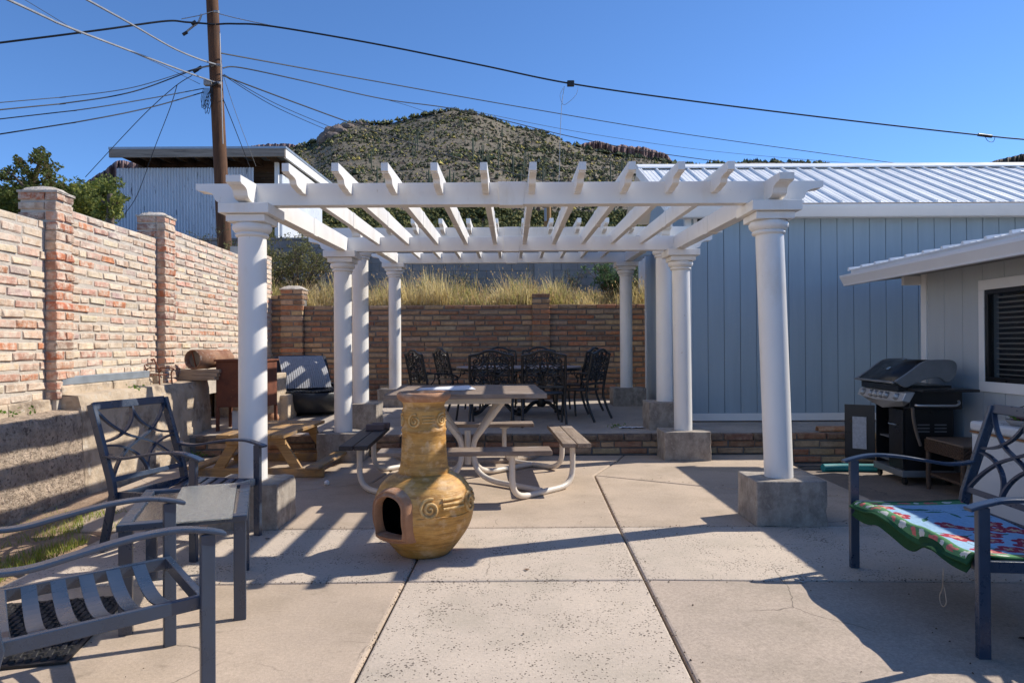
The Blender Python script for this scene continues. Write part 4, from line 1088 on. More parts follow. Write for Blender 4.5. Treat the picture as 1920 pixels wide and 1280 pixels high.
# dry grass on the bank
gm = MB(); GC = [(.60,.49,.28),(.54,.43,.25),(.66,.56,.36),(.42,.38,.17),(.48,.35,.23),(.34,.33,.13)]
for k in range(30000):
    x = VR.uniform(-5.6, 2.75); y = 13.1 + 3.2*VR.random()**1.5
    z = 2.0 + .10*(y-13)
    cl_ = mnoise.noise(Vector((x*.9, y*.9, 4)))
    h = (.36 + .30*cl_ + .34*mnoise.noise(Vector((x*2.6,y*2.6,9))))*VR.uniform(.5,1.45)
    if VR.random() < .02: h += VR.uniform(.15,.35)
    if x > 1.15 and x < 2.2: h *= .55
    if VR.random() > .55 + 1.1*mnoise.noise(Vector((x*1.5, y*1.5, 77))): h *= .45
    if h < .06: continue
    a = VR.uniform(0, 6.28); le = VR.uniform(.05,.75)*h; w = VR.uniform(.004,.009)
    d = Vector((math.cos(a), math.sin(a), 0)); s = Vector((-d.y, d.x, 0))*w
    p = Vector((x, y, z)); mid = p + Vector((0,0,h*.6)) + d*le*.35; tip = p + Vector((0,0,h)) + d*le
    pn = mnoise.noise(Vector((x*1.7, y*1.7, 31))); kk = VR.choice(GC[:3] if pn > .15 else (GC if pn > -.2 else GC[3:])); f = VR.uniform(.75,1.25); cc = tuple(v*f for v in kk)
    gm.add([p-s, p+s, mid+s*.8, mid-s*.8, tip], [(0,1,2,3),(3,2,4)], cc)
    if VR.random() < .22:                                # seed head
        t2 = tip + Vector((0,0,.05)) + d*.02; s2 = s.normalized()*.011
        gm.add([tip-s2*.3, tip+(t2-tip)*.5-s2, t2, tip+(t2-tip)*.5+s2], [(0,1,2,3)], (.46*f,.33*f,.20*f))
tag(gm.build('dry_grass', MT['leaf'], fix=False), 'tall dry golden grass growing along the bank behind the back wall', 'grass', kind='stuff')
db = MB()
def along(p0, p1, n, sp_):
    for _ in range(n):
        t_ = VR.random(); x = p0[0]+(p1[0]-p0[0])*t_ + VR.gauss(0,sp_); y = p0[1]+(p1[1]-p0[1])*t_ + VR.gauss(0,sp_); r_ = VR.uniform(.002,.008); a = VR.uniform(0,6.28)
        c = VR.choice([(.10,.07,.05),(.16,.11,.07),(.24,.19,.13),(.07,.05,.04)])
        db.add([(x+r_*math.cos(a+q*2.1)*VR.uniform(.5,1.3), y+r_*math.sin(a+q*2.1)*VR.uniform(.5,1.3), .005) for q in range(3)] + [(x, y, .006+r_*.6)], [(0,1,3),(1,2,3),(2,0,3)], c)
for (p0, p1, n) in (((xr(1.5),1.5),(xr(7),7.0),170),((xl(1.5),1.5),(xl(5),5.0),120),((-2.9,3.89),(3.1,3.88),150),((-2.9,5.05),(3.1,5.06),150),((.845,7.07),(3.1,5.95),50),((-3.8,8.33),(3.1,8.33),220)): along(p0, p1, n, .012)
for _ in range(150): q = (VR.uniform(-2.8,3.0), VR.uniform(1.5,8.2)); along(q, q, 1, .0)
tag(db.build('joint_debris', MT['leaf'], fix=False), 'fine leaf litter and grit along the slab joints', 'debris', kind='stuff')
# low weeds and grass on the dirt strip at left
gm = MB()
for k in range(6500):
    y = VR.uniform(2.6, 5.6); x = -2.95 - abs(VR.gauss(0,.30))
    if x < -3.75: continue
    if mnoise.noise(Vector((x*2.2, y*1.6, 7))) < -.05: continue
    h = VR.uniform(.02,.085); a = VR.uniform(0,6.28); d = Vector((math.cos(a), math.sin(a), 0)); s = Vector((-d.y,d.x,0))*.003
    p = Vector((x, y, -.005)); tip = p + Vector((0,0,h)) + d*h*VR.uniform(.2,1.1)
    f = VR.uniform(.7,1.2); kk = VR.choice([(.26,.33,.06),(.33,.37,.09),(.19,.26,.05),(.40,.34,.13)])
    gm.add([p-s, p+s, tip], [(0,1,2)], tuple(v*f for v in kk))
tag(gm.build('short_grass', MT['leaf'], fix=False), 'patchy short green grass on the dirt beside the slab', 'grass', kind='stuff')
gm = MB()
for (cx, cy, cz, n_, sp_) in ((-4.10,5.35,.80,40,.05),(-4.12,5.6,.80,30,.04),(-4.14,5.85,.80,22,.03),(1.35,9.0,TZ(9.0),34,.05),(3.35,3.85,.0,26,.04),(-3.85,8.3,.02,60,.08),(-3.55,4.0,.0,40,.1),(-4.0,7.3,.9,30,.05)):
    for _ in range(n_):
        p = Vector((cx+VR.gauss(0,sp_), cy+VR.gauss(0,sp_), cz)); leaf_cloud(gm, p+Vector((0,0,VR.uniform(0,.05))), (.012,.012,.012), 1, .035, [(.10,.20,.03),(.14,.24,.04)])
tag(gm.build('small_weeds', MT['leaf'], fix=False), 'tiny green weeds sprouting from cracks and ledges', 'weeds', kind='stuff')

# scrub, rocks and saguaros on the hill
sm = MB(); pals = [(.07,.08,.043),(.095,.105,.055),(.14,.15,.07),(.20,.195,.085),(.14,.125,.088),(.36,.30,.09),(.24,.205,.15),(.055,.064,.038),(.05,.06,.037)]
def hill_xyz(px, t):
    p = hill_pt(px, t); return p + Vector((0, 0, 2.2*mnoise.noise(p*.035) + .9*mnoise.noise(p*.12)))
def blob(m, p, r, c, n=7):
    """spiky low scrub ball"""
    for k in range(n):
        a = 6.283*k/n + VR.uniform(-.4,.4); q = p + Vector((math.cos(a)*r*VR.uniform(.7,1.2), math.sin(a)*r*VR.uniform(.7,1.2), r*VR.uniform(-.1,.25)))
        a2 = a + 6.283/n; q2 = p + Vector((math.cos(a2)*r*VR.uniform(.7,1.2), math.sin(a2)*r*VR.uniform(.7,1.2), r*VR.uniform(-.1,.25)))
        tp = p + Vector((VR.uniform(-.35,.35)*r, VR.uniform(-.35,.35)*r, r*VR.uniform(.8,1.35)))
        f = VR.uniform(.75,1.3); m.add([q, q2, tp], [(0,1,2)], tuple(v*f for v in c))
for k in range(24000):
    px = VR.uniform(470, 1330) if VR.random() < .9 else VR.uniform(1330, 1560); t = VR.random()**.75
    p = hill_xyz(px, t)
    cn = mnoise.noise(p*.045 + Vector((9,0,0))) + .6*mnoise.noise(p*.13)
    if VR.random() > .62 + .75*cn: continue
    r = VR.uniform(.16,.58)*(1.0+.5*max(0,cn))*(1.7 if VR.random() < .10 else 1) * (.75 + .6*t)
    blob(sm, p, r, VR.choice(pals), 6)
for k in range(500):                                     # bigger green mesquite near the foot
    px = VR.uniform(560, 1320); t = VR.uniform(0,.16); p = hill_xyz(px, t)
    for q in range(16):
        blob(sm, p + Vector((VR.gauss(0,.75), VR.gauss(0,.75), VR.uniform(0,1.2))), VR.uniform(.2,.42), VR.choice([(.09,.095,.035),(.12,.12,.04),(.15,.14,.05),(.07,.08,.03)]))
for k in range(260):                                     # scrub on the skyline
    px = VR.uniform(560, 1560); p = hill_pt(px, .997); blob(sm, p + Vector((0,0,.2)), VR.uniform(.8,2.0), VR.choice(pals[:4]))
for k in range(420):                                     # foot rise, seen between the rafters
    px = VR.uniform(480, 1330); Y = VR.uniform(26, 60); q = hill_pt(px, 0); f = (Y-16.72)/(60.5-16.72)
    p = Vector((q.x*(Y/60.), Y, 3.7 + (q.z+.3-3.7)*f))
    leaf_cloud(sm, p + Vector((0,0,.4)), (VR.uniform(.4,.8), VR.uniform(.4,.8), VR.uniform(.3,.55)), 70, .13, [(.11,.115,.045),(.15,.15,.055),(.08,.085,.035),(.19,.17,.07)])
tag(sm.build('desert_scrub', MT['scrub'], fix=False), 'low olive and yellow desert scrub covering the hill', 'scrub', kind='stuff')
def rock_mesh(seed, name='boulder'):
    r = random.Random(seed); bm = bmesh.new(); bmesh.ops.create_icosphere(bm, subdivisions=2, radius=1)
    for v in bm.verts: v.co *= 1 + .35*mnoise.noise(v.co*1.6 + Vector((seed*3.1,0,0))); v.co.z *= .8
    me = bpy.data.meshes.new(name); bm.to_mesh(me); bm.free(); me.materials.append(MT['boulder']); return me
rocks = [rock_mesh(k) for k in range(4)]
out = thing('rock_outcrop', 'rounded rock outcrop on the left shoulder of the hill', 'rocks', hill_pt(632, .97), 0)
for (u, t, s) in ((606,.99,3.4),(614,.985,4.2),(624,.985,4.6),(634,.98,4.4),(643,.99,3.6),(652,.985,3.0),(628,.94,3.2),(610,.95,3.0),(640,.95,2.6),(662,.995,2.2),(676,.998,2.6),(688,.998,2.0)):
    o = bpy.data.objects.new('boulder', rocks[VR.randrange(4)]); col.objects.link(o); o.parent = out
    o.location = hill_pt(u, t) - Vector(out.location) - Vector((0,0,s*.35)); o.scale = (s*1.1, s, s*.9); o.rotation_euler = (VR.uniform(0,.5), VR.uniform(0,.5), VR.uniform(0,6))
rm = MB()
for k in range(4200):
    px = VR.uniform(480, 1330); p = hill_xyz(px, VR.random()); s = VR.uniform(.2,.8)*(2.0 if VR.random() < .06 else 1)
    if mnoise.noise(p*.045 + Vector((9,0,0))) > .18: continue
    c = VR.choice([(.19,.145,.12),(.24,.19,.155),(.14,.105,.085)])
    v = [p + Vector((VR.uniform(-1,1)*s, VR.uniform(-1,1)*s, 0)) for _ in range(3)]; tp = p + Vector((0,0,s*VR.uniform(.6,1.1)))
    rm.add(v+[tp], [(0,1,3),(1,2,3),(2,0,3)], c)
tag(rm.build('scattered_rocks', MT['leaf'], fix=False), 'scattered pale rocks between the scrub on the hill', 'rocks', kind='stuff')
def saguaro_mesh(seed):
    r = random.Random(seed); m = MB(); h = 1.0
    m.tube([(0,0,-.05),(0,0,.5),(0,0,.9),(0,0,1.0)], [.030,.034,.030,.010], 8)
    for k in range(r.choice([0,0,1,2,3])):
        a = r.uniform(0,6.28); z = r.uniform(.35,.6); d = Vector((math.cos(a), math.sin(a), 0))*r.uniform(.11,.17)
        m.tube(spline([Vector((0,0,z)), Vector((0,0,z+.02))+d*.8, Vector((0,0,z+.12))+d, Vector((0,0,z+r.uniform(.25,.42)))+d], 4), [.024]*12+[.009], 7)
    me = m.mesh('saguaro', smooth=60); me.materials.append(MT['saguaro']); return me
sag = [saguaro_mesh(k) for k in range(8)]
for k in range(64):
    px = VR.choice([VR.uniform(840,1250), VR.uniform(640,1250)]); t = VR.uniform(.22,.88); p = hill_xyz(px, t)
    o = bpy.data.objects.new('saguaro_cactus', sag[VR.randrange(8)]); col.objects.link(o); o.location = p - Vector((0,0,.3)); s = VR.uniform(3.8,6.8); o.scale = (s*.9, s*.9, s); o.rotation_euler = (0,0,VR.uniform(0,6))
    tag(o, 'thin dark green saguaro cactus standing on the scrubby hill', 'cactus', 'saguaros on the hill')

# ------------------------------------------------------------------ patio seats with curved lattice backs
def lattice(m_w, zb, zt, x0, x1, ypos):
    """strap paths inside a back panel between x0..x1, zb..zt; ypos(z) gives the lean"""
    w = x1-x0; h = zt-zb; P = lambda a, b: Vector((x0+a*w, ypos(zb+b*h), zb+b*h)); out = []
    def arc(cx, cz, a0, a1, rx, rz, n=12):
        return [P(cx + rx*math.cos(a0+(a1-a0)*k/n), cz + rz*math.sin(a0+(a1-a0)*k/n)) for k in range(n+1)]
    hp = math.pi/2
    out.append(arc(0,1, 0, -hp, .5, .47)); out.append(arc(1,1, math.pi, math.pi+hp, .5, .47))
    out.append(arc(0,0, hp, 0, .5, .47)); out.append(arc(1,0, hp, math.pi, .5, .47))
    for s in (0, 1):
        f = (lambda a, s=s: a if s == 0 else 1-a)
        out.append([Vector(q) for q in spline([P(f(.01),.99), P(f(.14),.78), P(f(.32),.60), P(f(.5),.5), P(f(.68),.40), P(f(.86),.22), P(f(.99),.01)], 5)])
    return out
def patio_seat(label, cat, loc, rz, W, modules, slats, group):
    t = thing('patio_chair' if modules == 1 else 'patio_loveseat', label, cat, loc, rz, group)
    S = MT['steel_blue']; hw = W/2
    yb = lambda z: (.655 + (z-.40)*.335) if z > .40 else (.655 + (.40-z)*.24)
    for s in (-1, 1):
        x = s*(hw-.022)
        MB().bar((x, .018, 0), (x, .018, .645), .030, .052, (0,1,0)).build('leg', S, t, bevel=.004)
        MB().sweep([(x, yb(0), 0), (x, yb(.2), .2), (x, yb(.38), .38), (x, yb(.46), .46), (x, yb(.7), .7), (x, yb(.97), .97)], .030, .055, (0,1,0)).build('leg', S, t, bevel=.004)
        pth = spline([(x,-.045,.636),(x,.02,.657),(x,.12,.676),(x,.26,.672),(x,.42,.648),(x,.56,.625),(x,.66,.628),(x,yb(.635)-.01,.640)], 5)
        MB().sweep(pth, .056, .017, (0,0,1)).build('arm', S, t, bevel=.005)
        MB().bar((s*(hw-.052), .03, .385), (s*(hw-.052), yb(.385)-.01, .372), .026, .05).build('side_rail', S, t, bevel=.003)
    MB().bar((-(hw-.04), .03, .385), (hw-.04, .03, .385), .028, .05).build('front_rail', S, t, bevel=.003)
    MB().bar((-(hw-.04), yb(.37)-.03, .372), (hw-.04, yb(.37)-.03, .372), .028, .05).build('rear_rail', S, t, bevel=.003)
    n = 12; y = .10
    for k in range(slats):
        y = (.115 + k*(.50/(slats-1))) if slats != 6 else (.15 + .098*k); pth = []
        for i in range(n+1):
            u = -1 + 2*i/n; sag = .045*(1-u*u); pth.append((u*(hw-.068), y, .404 - .002 - sag - .012*y))
        MB().sweep(pth, .052, .006, (0,0,1)).build('slat', S, t)
    MB().bar((-(hw-.03), yb(.955), .955), (hw-.03, yb(.955), .955), .028, .055, (0,.3,1)).build('top_rail', S, t, bevel=.004)
    MB().bar((-(hw-.03), yb(.475), .475), (hw-.03, yb(.475), .475), .022, .034, (0,.3,1)).build('lower_rail', S, t, bevel=.003)
    x0 = -(hw-.035); pw = 2*(hw-.035)/modules
    for mdl in range(modules):
        for pth in lattice(None, .485, .935, x0+mdl*pw, x0+(mdl+1)*pw, yb):
            MB().sweep(pth, .014, .026, (0,1,.0)).build('lattice_strap', S, t)
    return t
patio_seat('dark blue metal armchair with lattice back beside the dirt strip', 'chair', (-1.90, 4.59, 0), R(73), .665, 1, 7, 'dark metal patio seats')
patio_seat('dark metal armchair without cushion in the bottom left corner', 'chair', (-1.341, 2.85, 0), R(128), .695, 1, 6, 'dark metal patio seats')
LV = (2.015, 3.525, 0); LVR = R(267.7)
patio_seat('dark metal loveseat with curved lattice back covered by a flowered rug', 'loveseat', LV, LVR, 1.24, 2, 7, 'dark metal patio seats')

# flowered rug on the loveseat
def rug_layer(x0, x1, y0, y1, zoff, seed, hang, printed, name):
    r = random.Random(seed); nx, ny = 230, 150; vs = []; cs = []
    fl = []
    for k in range(17): fl.append((r.uniform(x0+.12, x1-.10), r.uniform(y0+.13, y1-.06), r.uniform(.045,.078), r.uniform(0,6)))
    lv = [(r.uniform(x0+.14, x1-.12), r.uniform(y0+.14, y1-.05), r.uniform(.03,.055), r.uniform(0,6)) for _ in range(15)]
    def colour(x, y):
        b = min(x-x0, x1-x, y-y0)
        if not printed: return (.025,.075,.032)
        if b < .022: return (.03,.10,.045)
        if b < .080:
            s = (x if (y-y0) <= min(x-x0, x1-x) else y); q = math.sin(s*36+seed+2.2*mnoise.noise(Vector((s*9,b*20,1))))*math.sin((b-.015)*55) + .35*mnoise.noise(Vector((s*30,b*60,2)))
            if q > .62: return (.60,.60,.54)
            if q < -.62: return (.56,.16,.14)
            return (.115,.27,.12)
        if b < .088: return (.55,.60,.62)
        for (fx, fy, fr, fa) in fl:
            dx, dy = x-fx, y-fy; d = math.hypot(dx, dy)
            if d < fr*1.25:
                a = math.atan2(dy, dx)+fa; edge = fr*(.72+.34*abs(math.cos(2.5*a)))
                if d < fr*.25: return (.55,.38,.22)
                if d < edge: return (.37,.045,.07) if (d > edge*.55 or math.cos(5*a+.8) > .2) else (.66,.36,.30)
        for (fx, fy, fr, fa) in lv:
            dx, dy = x-fx, y-fy; u = dx*math.cos(fa)+dy*math.sin(fa); v = -dx*math.sin(fa)+dy*math.cos(fa)
            if abs(u) < fr and abs(v) < .34*fr*(1-(u/fr)**2): return (.05,.15,.10) if v > 0 else (.09,.22,.16)
            if abs(v) < .003 and -2*fr < u < fr: return (.07,.14,.09)
        return (.31,.47,.62)
    Z = []
    for j in range(ny+1):
        for i in range(nx+1):
            x = x0 + (x1-x0)*i/nx; y = y0 + (y1-y0)*j/ny
            u = x/.58; sag = -.030*(1-min(1,u*u)) * (1 if y > .03 else 0)
            wv = .008*mnoise.noise(Vector((x*6, y*6, 2))) + .022*mnoise.noise(Vector((x*2.6, y*2.4, 5)))
            z = .43 + zoff + sag + wv*1.2 - .02*max(0, y)
            yy = y
            if y < .02:                                   # drop over the front rail
                d = .02-y; k = hang(x); ang = min(1, d/.05)
                z -= (d*.92*ang + .01*ang)*k; yy = y + d*.55*ang*k
            vs.append((x, yy, z))
    m = MB()
    fs = [(j*(nx+1)+i, j*(nx+1)+i+1, (j+1)*(nx+1)+i+1, (j+1)*(nx+1)+i) for j in range(ny) for i in range(nx)]
    for j in range(ny):
        for i in range(nx): cs.append(colour(x0+(x1-x0)*(i+.5)/nx, y0+(y1-y0)*(j+.5)/ny))
    m.v = vs; m.f = fs; m.c = cs
    return m
rug = thing('flowered_rug', 'light blue rug with red flowers and green border folded over the loveseat', 'rug', LV, LVR)
MT['rug'] = M('hooked wool', (.3,.4,.5), .95, var=.14, vs=60, bmp=.5, bs=220, bd=.004, source='attr', spec=.1)
hang1 = lambda x: .58 + .28*math.sin(x*4.2+.5) + .22*math.sin(x*11)
o = rug_layer(-.545, .555, -.050, .60, .0, 2, hang1, True, 'a').build('top_layer', MT['rug'], rug, smooth=180, fix=False)
sd = o.modifiers.new('solid', 'SOLIDIFY'); sd.thickness = .010; sd.offset = -1
hang2 = lambda x: .85 + .35*math.sin(x*5.0+2.1) + .3*math.sin(x*13+1)
o = rug_layer(-.53, .55, -.062, .5, -.014, 4, hang2, False, 'b').build('under_layer', MT['rug'], rug, smooth=180, fix=False)
sd = o.modifiers.new('solid', 'SOLIDIFY'); sd.thickness = .008; sd.offset = -1
tw = MB().tube(spline([(.44,-.055,.335),(.445,-.06,.30),(.44,-.058,.265),(.43,-.056,.235),(.415,-.058,.20),(.425,-.06,.17),(.45,-.06,.165),(.465,-.058,.19),(.455,-.056,.225),(.442,-.056,.255)], 6), .0022, 5); tw.build('string_loop', MT['timber'], rug)

# glass side table
ST = thing('side_table', 'dark metal side table with glass top between the two left chairs', 'table', (-1.726, 3.68, 0), R(20))
S = MT['steel_blue']; hx, hy = .285, .43
for sx in (-1, 1):
    for sy in (-1, 1): MB().box(sx*(hx-.035)-.029, sx*(hx-.035)+.029, sy*(hy-.035)-.022, sy*(hy-.035)+.022, 0, .49).build('leg', S, ST, bevel=.004)
tf = MB().box(-hx,hx,-hy,-hy+.06,.488,.52).box(-hx,hx,hy-.06,hy,.488,.52).box(-hx,-hx+.055,-hy+.06,hy-.06,.4885,.52).box(hx-.055,hx,-hy+.06,hy-.06,.4885,.52)
tf.build('top_frame', S, ST, bevel=.004)
MB().box(-hx+.05, hx-.05, -hy+.055, hy-.055, .502, .508).build('glass_top', MT['glass_clear'], ST)
gp_ = MB().box(-.15,.15,-.475,.42,0,.007).build('glass_pane', MT['glass_pebble'], bevel=.001)
q = Matrix.Rotation(R(20),4,'Z') @ Vector((.065,-.02,0)); gp_.location = (-1.726+q.x, 3.68+q.y, .5215); gp_.rotation_euler = (0,0,R(20.5))
tag(gp_, 'loose pebbled glass sheet lying askew on the dark side table', 'glass sheet')

# woven rubber mat under the corner chair
mt_ = thing('rubber_mat', 'black woven rubber mat on the slab under the corner chair', 'mat', (-2.40, 3.22, .004), R(12))
MB().box(-.42,.42,-.40,.40,0,.010).build('backing', MT['rubber'], mt_)
wv = MB()
for i in range(26):
    for j in range(15):
        x = -.40 + .8*(i+.5)/26; y = -.38 + .76*(j+.5)/15; t_ = ((i+j) % 2)
        wv.hexa([(x-.012,y-.024,.009),(x+.012,y-.018,.009),(x+.012,y+.024,.009),(x-.012,y+.018,.009)], [(x-.008,y-.018,.022 if t_ else .014),(x+.008,y-.014,.022 if t_ else .014),(x+.008,y+.018,.014 if t_ else .022),(x-.008,y+.014,.014 if t_ else .022)])
o = wv.build('weave', MT['rubber'], mt_); o['kind'] = 'stuff'

# ------------------------------------------------------------------ chimenea
CH_L = (-.58, 4.48, 0.003)
ch = thing('chimenea', 'ochre clay chimenea with spiral reliefs and terracotta mouth', 'chimenea', CH_L, 0)
FZ = math.atan2(-4.48, .58)
body_p = [(.05,0),(.165,0),(.176,.012),(.205,.045),(.236,.085),(.268,.13),(.292,.17),(.308,.21),(.318,.25),(.322,.29),(.322,.33),(.316,.37),(.304,.405),(.286,.44),(.262,.468),(.235,.49),(.205,.507),(.178,.518),(.163,.522)]
neck_p = [(.163,.515),(.166,.525),(.166,.545),(.158,.556),(.155,.575),(.151,.60),(.147,.66),(.144,.72),(.142,.785),(.147,.792),(.147,.803),(.141,.81),(.141,.915),(.144,.925),(.136,.94),(.134,.955),(.140,.975),(.156,.995)]
rim_p = [(.152,.985),(.172,1.005),(.176,1.02),(.174,1.035),(.160,1.045),(.140,1.042),(.128,1.03),(.122,1.0),(.120,.90),(.118,.6)]
def rfun(prof, z):
    for (r0, z0), (r1, z1) in zip(prof, prof[1:]):
        if z0 <= z <= z1 and z1 > z0: return r0 + (r1-r0)*(z-z0)/(z1-z0)
    return prof[-1][0]
MO = FZ - R(42); MZ0, MZ1, MHW = .175, .415, .108; MRH = .078        # mouth azimuth, heights and half width
def in_mouth(x, y, z, grow=0):
    a = math.atan2(y, x); d = (a - MO + math.pi) % (2*math.pi) - math.pi
    if abs(d) > 1.2: return False
    s = math.hypot(x, y)*math.sin(d)
    if z < MZ0-grow or z > MZ1+grow: return False
    top = MZ1 - MRH
    if z <= top: return abs(s) < MHW+grow
    return math.hypot(s/(MHW+grow), (z-top)/(MRH+grow)) < 1
def lathe_hole(prof, n, shrink, rs):
    pr = []
    for (r0, z0), (r1, z1) in zip(prof, prof[1:]):
        k = max(1, int(abs(z1-z0)/.010))
        for i in range(k): pr.append((r0+(r1-r0)*i/k - shrink, z0+(z1-z0)*i/k))
    pr.append((prof[-1][0]-shrink, prof[-1][1])); m = MB(); ln = len(pr)
    for (r, z) in pr:
        for k in range(n): th = 2*math.pi*k/n; m.v.append((r*math.cos(th), r*math.sin(th), z))
    for i in range(ln-1):
        for k in range(n):
            f = (i*n+k, i*n+(k+1)%n, (i+1)*n+(k+1)%n, (i+1)*n+k)
            c = [sum(m.v[q][a] for q in f)/4 for a in range(3)]
            if not in_mouth(*c, grow=.006): m.f.append(f)
    return m
lathe_hole(body_p, 120, 0, 0).build('body', MT['ochre'], ch, smooth=60)
lathe_hole(body_p[1:], 80, .022, 0).build('dark_soot_lining', MT['dark'], ch)  # inner skin coloured for soot and for the dark interior
MB().lathe(neck_p, 64, caps=False).build('neck', MT['ochre'], ch, smooth=50)
MB().lathe(rim_p, 64, caps=False).build('rim', MT['clay'], ch, smooth=50)
MB().lathe([(.001,.7),(.117,.7)], 24, caps=False).build('flue_dark', MT['dark'], ch)  # black disc added across the flue to imitate its dark depth
# mouth frame: swept arch, proud of the body
mm = MB(); axis = Vector((math.cos(MO), math.sin(MO), 0)); side = Vector((-math.sin(MO), math.cos(MO), 0)); top = MZ1-MRH
ring = [(-MHW, MZ0)] + [(-MHW, MZ0+(top-MZ0)*k/4) for k in range(1,4)] + [(MHW*math.cos(math.pi-math.pi*k/14), top+MRH*math.sin(math.pi-math.pi*k/14)) for k in range(15)] + [(MHW, MZ0+(top-MZ0)*k/4) for k in range(3,0,-1)] + [(MHW, MZ0)] + [(MHW*(1-2*k/6), MZ0) for k in range(1,6)]
nR = len(ring); cz = (MZ0+MZ1)/2
def fr_pt(s, z, grow, out):
    c = Vector((0, cz)); d = Vector((s, z-cz)); L_ = d.length; d = d/L_*(L_+grow)
    s2, z2 = d.x, cz+d.y; r = rfun(body_p, max(.02, min(.52, z2))); base = math.sqrt(max(.0004, r*r - min(s2*s2, r*r*.92)))
    return axis*(base+out) + side*s2 + Vector((0,0,z2))
lev = [(0,-.03),(0,.030),(.005,.038),(.014,.040),(.019,.032),(.025,.032),(.030,.040),(.038,.037),(.048,.018),(.052,-.02)]
vs = [fr_pt(s, z, g_, o_ + (.022 if z < MZ0+.02 and g_ > .001 else 0)) for g_, o_ in lev for s, z in ring]
fs = [(a*nR+k, a*nR+(k+1)%nR, (a+1)*nR+(k+1)%nR, (a+1)*nR+k) for a in range(len(lev)-1) for k in range(nR)]
mm.add(vs, fs).build('mouth_frame', MT['clay'], ch, smooth=50)
def spiral(prof, az, zc, rad, r, turns=2.1, hand=1, name='spiral_relief'):
    P = []; n = int(turns*18)
    for k in range(n+1):
        t = k/n; a = hand*t*turns*2*math.pi + 1.2; rr = rad*(1-t*.93)
        z = zc + rr*math.sin(a); R0 = rfun(prof, z); th = az + rr*math.cos(a)/rfun(prof, zc)
        P.append(((R0+r*.25)*math.cos(th), (R0+r*.25)*math.sin(th), z))
    MB().tube(P, [r*(1-.25*k/n) for k in range(n+1)], 8).build(name, MT['ochre_pale'], ch, smooth=70)
def strip(prof, az0, az1, zc, r, name, zs=0):
    P = []
    for k in range(9):
        a = az0+(az1-az0)*k/8; z = zc + zs*k/8; R0 = rfun(prof, z)+r*.2; P.append((R0*math.cos(a), R0*math.sin(a), z))
    MB().tube(P, r, 7).build(name, MT['ochre_pale'], ch, smooth=70)
for d in (6, 64, 122, 180):
    spiral(body_p, FZ+R(d), .345, .064, .0115)
    if d < 180:
        for zz in (.395, .368, .341): strip(body_p, FZ+R(d+15), FZ+R(d+43), zz, .0095, 'relief_bar')
for d in (-25, 52, 129, 206, 283): spiral(neck_p, FZ+R(d), .865, .045, .008)
for d in (-25, 52):
    for zz in (.895, .875, .855): strip(neck_p, FZ+R(d+20), FZ+R(d+54), zz, .0045, 'relief_bar')
for k in range(1): 
    P = [((rfun(body_p,.285)+.001)*math.cos(FZ+R(a)), (rfun(body_p,.285)+.001)*math.sin(FZ+R(a)), .288+.004*math.sin(a*.1)) for a in range(-8, 250, 6)]
    MB().tube(P, .0055, 6).build('relief_band', MT['ochre'], ch, smooth=70)

# ------------------------------------------------------------------ square walk-through picnic table
PT = thing('picnic_table', 'square picnic table of grey planks on bent cream pipe frame', 'picnic table', (-.45, 6.85, 0), R(2.6))
ph = .735; pw = 2*ph/10
for k in range(10):
    y0 = -ph + k*pw; MB().box(-ph+rnd.uniform(-.006,.006), ph+rnd.uniform(-.006,.006), y0+.005, y0+pw-.005, .868+rnd.uniform(-.002,.002), .91+rnd.uniform(-.003,.003)).build('tabletop_plank', MT['wood_grey'], PT, bevel=.004)
def bench(cx, cy, along_x, mat):
    for k in (-1, 1):
        if along_x: m = MB().box(-.735, .735, cy + (k*.066)-.063, cy+(k*.066)+.063, .42, .46)
        else: m = MB().box(cx+(k*.066)-.063, cx+(k*.066)+.063, -.735, .735, .42, .46)
        m.build('bench_plank', MT[mat], PT, bevel=.006)
bench(0, -1.0, True, 'wood_grey'); bench(0, 1.0, True, 'wood_grey'); bench(1.0, 0, False, 'wood_grey_y'); bench(-1.0, 0, False, 'wood_black_y')
C_ = MT['cream_steel']; rp = .027
for (sx, sy) in ((1,-1),(1,1),(-1,-1),(-1,1)):
    a = Vector((sx*.40, sy*1.0, 0)); b = Vector((sx*1.0, sy*.42, 0)); g = rp
    d = (b-a).normalized()
    p = [a+Vector((0,0,.405)), a+Vector((0,0,.24))] + bez(a+Vector((0,0,.22)), a+Vector((0,0,.09)), a+d*.05+Vector((0,0,g)), a+d*.22+Vector((0,0,g)), 8)
    p += bez(b-d*.22+Vector((0,0,g)), b-d*.05+Vector((0,0,g)), b+Vector((0,0,.09)), b+Vector((0,0,.22)), 8) + [b+Vector((0,0,.24)), b+Vector((0,0,.405))]
    MB().tube(p, rp, 12).build('skid_pipe', C_, PT, smooth=60)
    for q in (a, b): MB().box(q.x-.05, q.x+.05, q.y-.05, q.y+.05, .395, .4185).build('bench_bracket', C_, PT, bevel=.004)
    mid = (a+b)/2 - Vector((sx*.02, sy*.02, 0))
    p = [Vector((sx*.38, sy*.42, .865)), Vector((sx*.23, sy*.25, .645)), Vector((sx*.085, sy*.09, .42))]
    p = p[:2] + bez((sx*.11, sy*.12, .472), (sx*.075, sy*.08, .42), (sx*.06, sy*.065, .38), (sx*.06, sy*.065, .33), 6) + bez((sx*.06, sy*.065, .26), (sx*.065, sy*.07, .09), (sx*.16, sy*.17, g+.02), (sx*.30, sy*.32, g+.01), 8) + [mid + Vector((0,0,g+.004))]
    MB().tube(p, rp, 12).build('leg', C_, PT, smooth=60)
MB().tube([(0,0,.16),(0,0,.50)], .030, 12).build('umbrella_socket', C_, PT, smooth=60)
for sy in (-1, 1): MB().box(-.42,.42, sy*.44-.02, sy*.44+.02, .80, .866).build('apron', C_, PT, bevel=.003)
